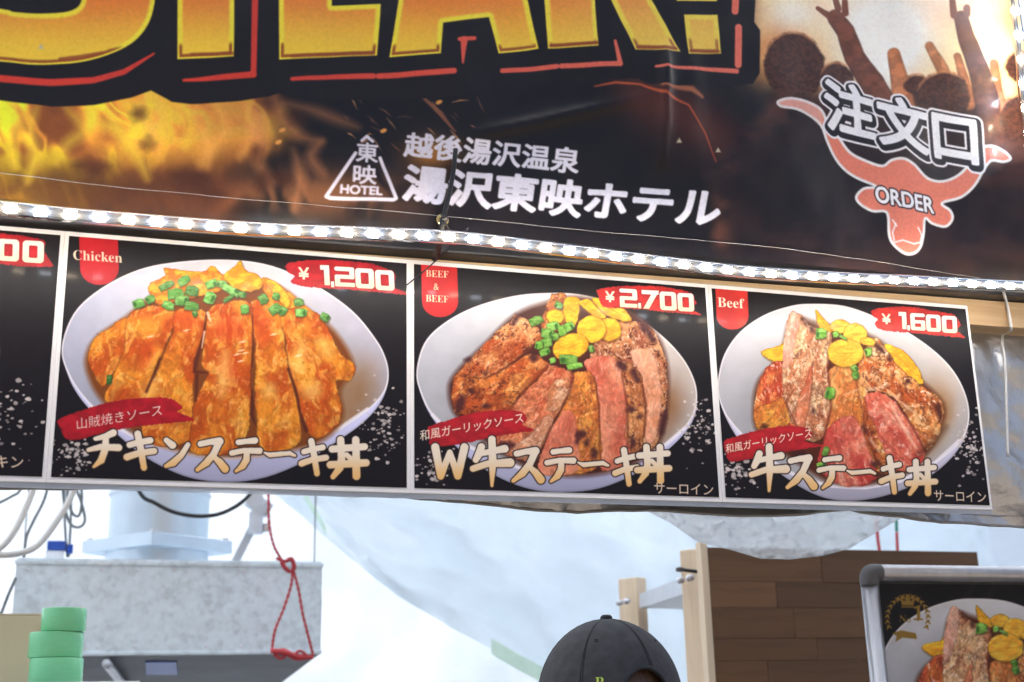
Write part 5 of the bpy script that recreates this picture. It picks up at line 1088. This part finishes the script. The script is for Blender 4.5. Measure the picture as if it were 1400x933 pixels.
# ------------------------------------------------------------------ shelf on the left with box and tape rolls
SY0, SY1 = .56, 1.06
sz = at(120, 932, SY0).z
sx1 = at(192, 931, SY0).x
sh = empty('storage_shelf', (-.35, .8, 0)); tag(sh, 'white shelf board at the lower left carrying tape rolls and a carton', 'shelf')
box('board', (-.95, SY0, sz-.02), (sx1, SY1, sz), M['board'], sh, bevel=.002)
for x in (-.92, sx1-.04):
    for y in (SY0+.01, SY1-.05): box('leg', (x, y, 0), (x+.03, y+.03, sz-.021), M['steel_w'], sh)
bxr = at(56, 880, .78).x; bzt = at(30, 842, .78).z
cb2 = empty('carton', (bxr-.2, .9, sz)); tag(cb2, 'plain brown cardboard carton behind the green tape rolls', 'box')
box('body', (bxr-.40, .78, sz+.0005), (bxr, 1.04, bzt), M['card'], cb2, bevel=.002); box('flap', (bxr-.398, .782, bzt+.0005), (bxr-.002, .908, bzt+.0035), M['card'], cb2); box('flap', (bxr-.398, .912, bzt+.0005), (bxr-.002, 1.038, bzt+.0035), M['card'], cb2)
TY = .66
zs = [sz+.0005, at(78, 898, TY-.04).z, at(78, 862, TY-.04).z, at(78, 829, TY-.04).z]
TL = ['green tape roll at the bottom of the stack of three', 'green tape roll in the middle of the stack, sticking out to the left', 'green tape roll on top of the stack of three']
for k, (pa, pb) in enumerate(((42, 116), (39, 114), (54, 116))):
    xa_, xb_ = at(pa, 880, TY-.0).x, at(pb, 880, TY-.0).x; r = (xb_-xa_)/2; c = ((xa_+xb_)/2, TY+(.0, .004, -.002)[k], zs[k])
    t = empty('tape_roll', c); tag(t, TL[k], 'tape roll', 'stacked green tape rolls'); h = zs[k+1]-zs[k]-.0008
    lathe('tape', [(r*.70, .0), (r-.001, .0), (r, .001), (r, h-.001), (r-.001, h), (r*.70, h)], c, M['green_tape'], t, 56, closed=True)
    for q_ in range(3): lathe('layer_edge', [(r*(.76+.08*q_), -.0003), (r*(.77+.08*q_), -.0003)], c, M['mint'], t, 40)
    lathe('core', [(r*.64, .0005), (r*.699, .0005), (r*.699, h-.0005), (r*.64, h-.0005)], c, M['core'], t, 40, closed=True)

# ------------------------------------------------------------------ shelf rack, wooden panel, plastic wrap
rk = empty('shelf_rack', (at(905, 800, 1.4).x, 1.4, 0)); tag(rk, 'pine and steel shelf rack standing behind the person in the cap', 'shelf rack')
def post(px, ptop, Y, w, d, ang):
    p = at(px, ptop, Y); R_ = Matrix.Rotation(ang, 3, 'Z')
    box('upright', (p.x-w/2, Y-d/2, 0), (p.x+w/2, Y+d/2, p.z), M['pine_v'], rk, bevel=.004, rot=R_); return p
A1 = post(864, 791, 1.72, .044, .062, math.radians(32)); A2 = post(948, 752, 1.22, .040, .052, math.radians(32))
for px, py, Y in ((848, 824, 1.72), (858, 822, 1.72), (932, 793, 1.22), (945, 790, 1.22)):
    p = at(px, py, Y-.040); s_ = lathe('screw', [(.0001, 0), (.0075, 0), (.008, -.012)], (0, 0, 0), M['screw'], None, 14)
    for v_ in s_.data.vertices: v_.co = Vector((p.x+v_.co.x, p.y-v_.co.z, p.z+v_.co.y))
    s_.parent = rk; s_.matrix_parent_inverse = Matrix.Translation(-Vector(rk.location))
B1 = at(874, 822, 1.66); B2 = at(933, 801, 1.24)
dv = Vector((.26, .06, 0))
quadbox('shelf_board', [B1+Vector((0, 0, -.018)), B2+Vector((0, 0, -.018)), B2+Vector((0, 0, .018)), B1+Vector((0, 0, .018)), B1+dv+Vector((0, 0, -.018)), B2+dv+Vector((0, 0, -.018)), B2+dv+Vector((0, 0, .018)), B1+dv+Vector((0, 0, .018))], M['steel_w'], rk)
n0 = at(930, 779, 1.16); n1 = at(984, 789, 1.13)
tube('long_bolt', [n0, n0.lerp(n1, .5)+Vector((0, -.002, .002)), n1], .004, M['cord'], rk, 8); lathe('bolt_head', [(.0001, .006), (.010, .004), (.010, -.004), (.0001, -.006)], n0, M['conn'], rk, 12)

PY_ = 1.12
px0 = at(967, 745, PY_).x; px1 = at(1336, 757, PY_).x; pzt = (at(967, 746, PY_).z+at(1336, 757, PY_).z)/2
wp = empty('wooden_partition', ((px0+px1)/2, PY_+.012, .2)); tag(wp, 'dark walnut panel of joined staves behind the framed sign', 'panel')
rnd = random.Random(21); z = pzt; row = 0
cuts = {0: [.0, .40, 1.0], 1: [0, .23, .82, 1.0], 2: [0, .285, .66, 1.0], 3: [0, .36, .9, 1.0], 4: [0, .18, .60, 1.0]}
while z > .25:
    h = (.075, .058, .066, .048, .07)[row % 5]
    c = cuts.get(row) or sorted([0, 1]+[rnd.uniform(.12, .88) for _ in range(2)])
    for a, b in zip(c[:-1], c[1:]):
        xA = px0+(px1-px0)*a+.0003; xB = px0+(px1-px0)*b-.0003; pr_ = rnd.uniform(0, .0012)
        me_ = box('stave', (-(xB-xA)/2, -.011, -h/2+.0003), ((xB-xA)/2, .011, h/2-.0003), M['walnut'], None, bevel=.0006, seg=1)
        me_.location = ((xA+xB)/2, PY_+.011-pr_, z-h/2); me_.parent = wp; me_.matrix_parent_inverse = Matrix.Translation(-Vector(wp.location))
    z -= h; row += 1
box('edge_strip', (px0-.018, PY_-.002, .2), (px0-.0006, PY_+.024, pzt+.012), M['pine_v'], wp, bevel=.002)
for x in (px0+.06, px1-.06): box('foot', (x-.03, PY_-.14, 0), (x+.03, PY_+.18, .2), M['pine_v'], wp, bevel=.003)

WT = [(870, 690), (960, 690), (1050, 690), (1140, 690), (1240, 690)]
WB = [(872, 693), (915, 714), (955, 742), (1000, 752), (1040, 764), (1080, 765), (1125, 760), (1162, 750), (1188, 734), (1226, 712), (1240, 706)]
def wrap_fn(u, v):
    px = 870+370*u; pb = np.interp(px, [a for a, _ in WB], [b for _, b in WB]); py = 640+(pb-640)*v
    Y = .62-.10*np.sin(math.pi*v)*np.sin(math.pi*u)+.09*wrinkle(px/30, py/14, 1.4, 131)+.05*wrinkle(px/12+py/8, py/16, 1.4, 135)+.02*wrinkle(px/4, py/5, 1.4, 138)
    d = [_f[k]+_r[k]*(px-W_PX/2)/F_PX-_u[k]*(py-H_PX/2)/F_PX for k in range(3)]; t = (Y-CAM[1])/d[1]; return tuple(CAM[k]+d[k]*t for k in range(3))
o = sheet('plastic_wrap', wrap_fn, 90, 30, M['plastic'], thick=.0006); tag(o, 'crumpled translucent plastic sheet sagging over the top of the wooden panel', 'plastic sheet')
cable('hanging_string', [(1196, 640), (1198, 700), (1200, 735), (1206, 775)], .0045, M['red_p'], 'red string hanging above the wooden panel, left of the green one', 'string', 1.6)
o = empty('hanging_string', at(1227, 760, 1.6)); tag(o, 'green string with red lower end hanging above the wooden panel', 'string')
tube('upper_length', [at(1224, 640, 1.6), at(1225, 700, 1.6), at(1226, 727, 1.6)], .0045, M['grn_s'], o, 8); tube('lower_length', [at(1226, 728, 1.6), at(1227, 750, 1.6), at(1229, 778, 1.6)], .0042, M['red_p'], o, 8)

# ------------------------------------------------------------------ framed sign on a stand
sg = empty('framed_sign', (at(1300, 860, SGY).x, SGY, 0)); tag(sg, 'framed sign with a beef bowl and gold laurel in a rounded metal frame', 'sign')
cA_ = at(1187.5, 784, SGY); fr = .0150; fw_ = .60; fz0 = cA_.z-.86
tube('frame_upright', [(cA_.x, SGY, 0.02), (cA_.x, SGY, cA_.z-.020)], fr, M['steel'], sg, 20, smooth_n=1); tube('frame_upright', [(cA_.x+fw_, SGY, 0.02), (cA_.x+fw_, SGY, cA_.z-.020)], fr, M['steel'], sg, 20, smooth_n=1)
tube('frame_rail', [(cA_.x+.020, SGY, cA_.z), (cA_.x+fw_-.020, SGY, cA_.z)], fr, M['steel'], sg, 20, smooth_n=1); tube('frame_rail', [(cA_.x+.016, SGY, fz0), (cA_.x+fw_-.016, SGY, fz0)], fr, M['steel'], sg, 20, smooth_n=1)
for x, s in ((cA_.x, 1), (cA_.x+fw_, -1)):
    tube('corner_joint', [(x, SGY, cA_.z-.021), (x, SGY, cA_.z-.008), (x+s*.003, SGY, cA_.z-.002), (x+s*.009, SGY, cA_.z), (x+s*.021, SGY, cA_.z)], fr*1.06, M['conn'], sg, 20, smooth_n=4)
    box('foot', (x-.02, SGY-.22, 0), (x+.02, SGY+.22, .02), M['steel'], sg, bevel=.004)
sp = sign_print(); smat = print_mat('sign_print', sp.image('sign_print'), .35, .2)
q = mesh('print', [(sp.x0, SGY, sp.z0), (sp.x1, SGY, sp.z0), (sp.x1, SGY, sp.z1), (sp.x0, SGY, sp.z1)], [(0, 1, 2, 3)], smat, sg); lay = q.data.uv_layers.new(name='UVMap')
for k, c in enumerate(((0, 0), (1, 0), (1, 1), (0, 1))): lay.data[k].uv = c
box('backing', (cA_.x+.010, SGY+.002, fz0+.010), (cA_.x+fw_-.010, SGY+.008, cA_.z-.010), M['conn'], sg)

# ------------------------------------------------------------------ the person in the cap, seen from behind
QY = .25
ct = at(822, 846, QY+.02); hc = Vector((ct.x, QY, ct.z-.112))       # head centre
per = empty('person', (hc.x, QY, 0)); tag(per, 'person in a dark cap seen from behind at the bottom of the picture', 'person')
def skinned(name, nodes, edges, mat, parent, sub=2):
    me = bpy.data.meshes.new(name); me.from_pydata([n[0] for n in nodes], edges, []); o = bpy.data.objects.new(name, me); col.objects.link(o)
    o.modifiers.new('skin', 'SKIN'); sv_ = me.skin_vertices[0].data
    for k, n in enumerate(nodes): sv_[k].radius = n[1] if isinstance(n[1], tuple) else (n[1], n[1])
    sv_[0].use_root = True
    s = o.modifiers.new('sub', 'SUBSURF'); s.levels = sub; s.render_levels = sub
    dg = bpy.context.evaluated_depsgraph_get(); m2 = bpy.data.meshes.new_from_object(o.evaluated_get(dg)); bpy.data.objects.remove(o); bpy.data.meshes.remove(me)
    m2.name = name; r = link(name, m2, mat, parent, True); return r
X, Y0 = hc.x, QY; T = hc.z+.10            # T: crown height
def nd_(dx, dy, z, r): return ((X+dx, Y0+dy, z), r)
N = [nd_(0, 0, T*.53, (.16, .11)), nd_(0, .01, T*.62, (.145, .10)), nd_(0, .01, T*.74, (.165, .11)), nd_(0, .0, T*.81, (.12, .09)), nd_(0, 0, T*.855, .058), nd_(0, 0, hc.z-.045, (.066, .078)), nd_(0, .006, hc.z+.012, (.077, .092)), nd_(0, 0, hc.z+.062, (.066, .076))]
E_ = [(i, i+1) for i in range(7)]
for s in (-1, 1):
    b = len(N); N += [nd_(s*.165, 0, T*.80, .056), nd_(s*.21, -.01, T*.70, .048), nd_(s*.235, .0, T*.63, .042), nd_(s*.235, .09, T*.57, .036), nd_(s*.22, .17, T*.545, .027), nd_(s*.215, .21, T*.54, (.024, .036)), nd_(s*.21, .25, T*.535, (.020, .038))]
    E_ += [(3, b)]+[(b+k, b+k+1) for k in range(6)]; pm_ = b+6
    for f in range(4):
        c0 = len(N); o_ = (-1.5+f)*.017; L = (.058, .066, .062, .048)[f]
        N += [nd_(s*.21+o_, .272, T*.535-.002, .0095), nd_(s*.21+o_, .272+L*.5, T*.535-.012, .0088), nd_(s*.21+o_, .272+L*.85, T*.535-.032, .0078)]; E_ += [(pm_, c0), (c0, c0+1), (c0+1, c0+2)]
    c0 = len(N); N += [nd_(s*.21-s*.036, .235, T*.54-.006, .0115), nd_(s*.21-s*.052, .262, T*.54-.016, .0095)]; E_ += [(pm_-1, c0), (c0, c0+1)]
    b = len(N); N += [nd_(s*.09, 0, T*.49, .092), nd_(s*.10, -.01, T*.285, .064), nd_(s*.10, .02, T*.20, .058), nd_(s*.10, .02, .09, .042), nd_(s*.105, -.03, .045, .040), nd_(s*.11, -.13+.22, .035, (.042, .030))]
    E_ += [(0, b)]+[(b+k, b+k+1) for k in range(5)]
body = skinned('body', N, E_, M['skin'], per)
NS = [nd_(0, .0, T*.45, (.185, .135)), nd_(0, .0, T*.52, (.180, .130)), nd_(0, .01, T*.62, (.165, .118)), nd_(0, .01, T*.74, (.18, .125)), nd_(0, .0, T*.815, (.128, .10)), nd_(0, 0, T*.845, .068)]
ES = [(0, 1), (1, 2), (2, 3), (3, 4), (4, 5)]
for s in (-1, 1): b = len(NS); NS += [nd_(s*.165, 0, T*.80, .068), nd_(s*.208, -.01, T*.705, .064)]; ES += [(4, b), (b, b+1)]
skinned('shirt', NS, ES, M['shirt'], per)
NT_ = [nd_(0, 0, T*.585, (.160, .112)), nd_(0, 0, T*.50, (.17, .12))]; ET = [(0, 1)]
for s in (-1, 1): b = len(NT_); NT_ += [nd_(s*.09, 0, T*.46, .102), nd_(s*.10, -.01, T*.285, .080), nd_(s*.10, .02, T*.19, .074), nd_(s*.10, .02, .085, .064)]; ET += [(1, b)]+[(b+k, b+k+1) for k in range(3)]
skinned('trousers', NT_, ET, M['jeans'], per)
for s in (-1, 1): skinned('shoe', [nd_(s*.105, -.05, .05, .05), nd_(s*.11, .06, .045, (.052, .042)), nd_(s*.115, .15, .04, (.048, .034))], [(0, 1), (1, 2)], M['shoe'], per)
# ears, nose (the face is turned away from the camera, towards +Y)
for s in (-1, 1): lathe('ear', [(.0001, .032), (.010, .026), (.013, .0), (.010, -.024), (.0001, -.032)], (X+s*.078, Y0+.0, hc.z-.03), M['skin'], per, 14)
skinned('nose', [nd_(0, .088, hc.z-.005, .010), nd_(0, .104, hc.z-.038, .014), nd_(0, .090, hc.z-.045, .012)], [(0, 1), (1, 2)], M['skin'], per)
for s in (-1, 1): lathe('eye', [(.0001, .010), (.008, .006), (.011, 0), (.008, -.006), (.0001, -.010)], (X+s*.031, Y0+.082, hc.z+.0), M['white_p'], per, 12)
tube('mouth', [(X-.022, Y0+.086, hc.z-.072), (X, Y0+.092, hc.z-.073), (X+.022, Y0+.086, hc.z-.072)], .004, M['red_p'], per, 8)
# hair under the cap and down to the nape
def dome(name, rx, ry, rzz, z0, e0, e1, mat, parent, skip=None, nu=72, nv=26, jitter=0.0, thick=0.0):
    vs = []; fs = []
    for j in range(nv+1):
        el = e0+(e1-e0)*j/nv
        for i in range(nu):
            az = 2*math.pi*i/nu; k = 1+(jitter*float(wrinkle(az*9, el*3, .7, 151)) if jitter else 0)
            pinch = 1-.010*abs(math.sin(az*3))*math.cos(el)
            vs.append((X+rx*k*pinch*math.cos(el)*math.sin(az), Y0-ry*k*pinch*math.cos(el)*math.cos(az), z0+rzz*k*math.sin(el)))
    for j in range(nv):
        for i in range(nu):
            el = e0+(e1-e0)*(j+.5)/nv; az = 2*math.pi*(i+.5)/nu; az = az if az < math.pi else az-2*math.pi
            if skip and skip(az, el): continue
            fs.append((j*nu+i, j*nu+(i+1) % nu, (j+1)*nu+(i+1) % nu, (j+1)*nu+i))
    o = mesh(name, vs, fs, mat, parent, True)
    if thick: md = o.modifiers.new('solid', 'SOLIDIFY'); md.thickness = thick; md.offset = -1
    return o
dome('hair', .091, .100, .096, hc.z-.004, -.85, 1.5, M['hair'], per, skip=lambda az, el: abs(az) > 1.9 and el < .35, jitter=.03)
AZ0 = .13                                   # the back opening faces the camera, a little to the right
arch = lambda az, el: (((az-AZ0)/.36)**2+((el-.0)/.36)**2) < 1
cap = dome('cap', .1015, .112, .1135, hc.z-.004, .0, math.pi/2, M['black_fab'], per, skip=arch, nu=120, nv=44, thick=.002)
cap['label'] = 'black cap with a rear opening'
lathe('cap_button', [(.0001, .0055), (.006, .005), (.0088, .002), (.0085, -.002)], (X, Y0, hc.z+.1105), M['button'], cap, 16)
def on_cap(az, el, k=1.004):
    pinch = 1-.010*abs(math.sin(az*3))*math.cos(el)
    return (X+.1015*k*pinch*math.cos(el)*math.sin(az), Y0-.112*k*pinch*math.cos(el)*math.cos(az), hc.z-.004+.1135*k*math.sin(el))
for s6 in range(6):
    az = s6*math.pi/3+AZ0+.12; lo = .02 if abs(((az+math.pi) % (2*math.pi))-math.pi-AZ0) > .4 else .40
    for da in (-.010, .010): tube('seam', [on_cap(az+da*(1-t)*2.2, lo+(1.50-lo)*t) for t in np.linspace(0, 1, 14)], .0006, M['button'], cap, 5, smooth_n=1)
tube('opening_binding', [on_cap(AZ0+.37*math.cos(t), .37*math.sin(t)) for t in np.linspace(0, math.pi, 25)], .0022, M['button'], cap, 8, smooth_n=1)
tube('strap', [on_cap(AZ0+a_, .03, 1.0) for a_ in np.linspace(-.40, .40, 15)], .0055, M['button'], cap, 8, smooth_n=1)
for az in (-.62, .75):
    tube('eyelet', [on_cap(az+.028*math.cos(t), .78+.022*math.sin(t), 1.003) for t in np.linspace(0, 2*math.pi, 14)], .0008, M['button'], cap, 5, smooth_n=1)
# brim on the far side
bv = []; bf = []
for i in range(25):
    a = math.radians(-62+124*i/24)
    for k, rr in enumerate((1.0, 1.0+.30*math.cos(a*1.25), 1.0+.62*max(0, math.cos(a*1.35)))):
        bv.append((X+.1015*math.sin(a)*(1+.12*k*max(0, math.cos(a*1.3))), Y0+.112*math.cos(a)*rr, hc.z-.002-.012*k*max(0, math.cos(a*1.3))-.010*k*abs(math.sin(a))))
for i in range(24):
    for k in range(2): bf.append((i*3+k, i*3+k+1, (i+1)*3+k+1, (i+1)*3+k))
br = mesh('brim', bv, bf, M['black_fab'], cap, True); md = br.modifiers.new('solid', 'SOLIDIFY'); md.thickness = .003
# lime stitched letter on the left of the opening
v2, t2 = glyph_tris('\U0001D401', 0.0)
em_v = []
for x, y in v2: em_v.append(on_cap(-.60+x*.20, .13+y*.20, 1.012))
mesh('embroidery', em_v, [tuple(int(q) for q in t) for t in t2], M['lime'], cap)
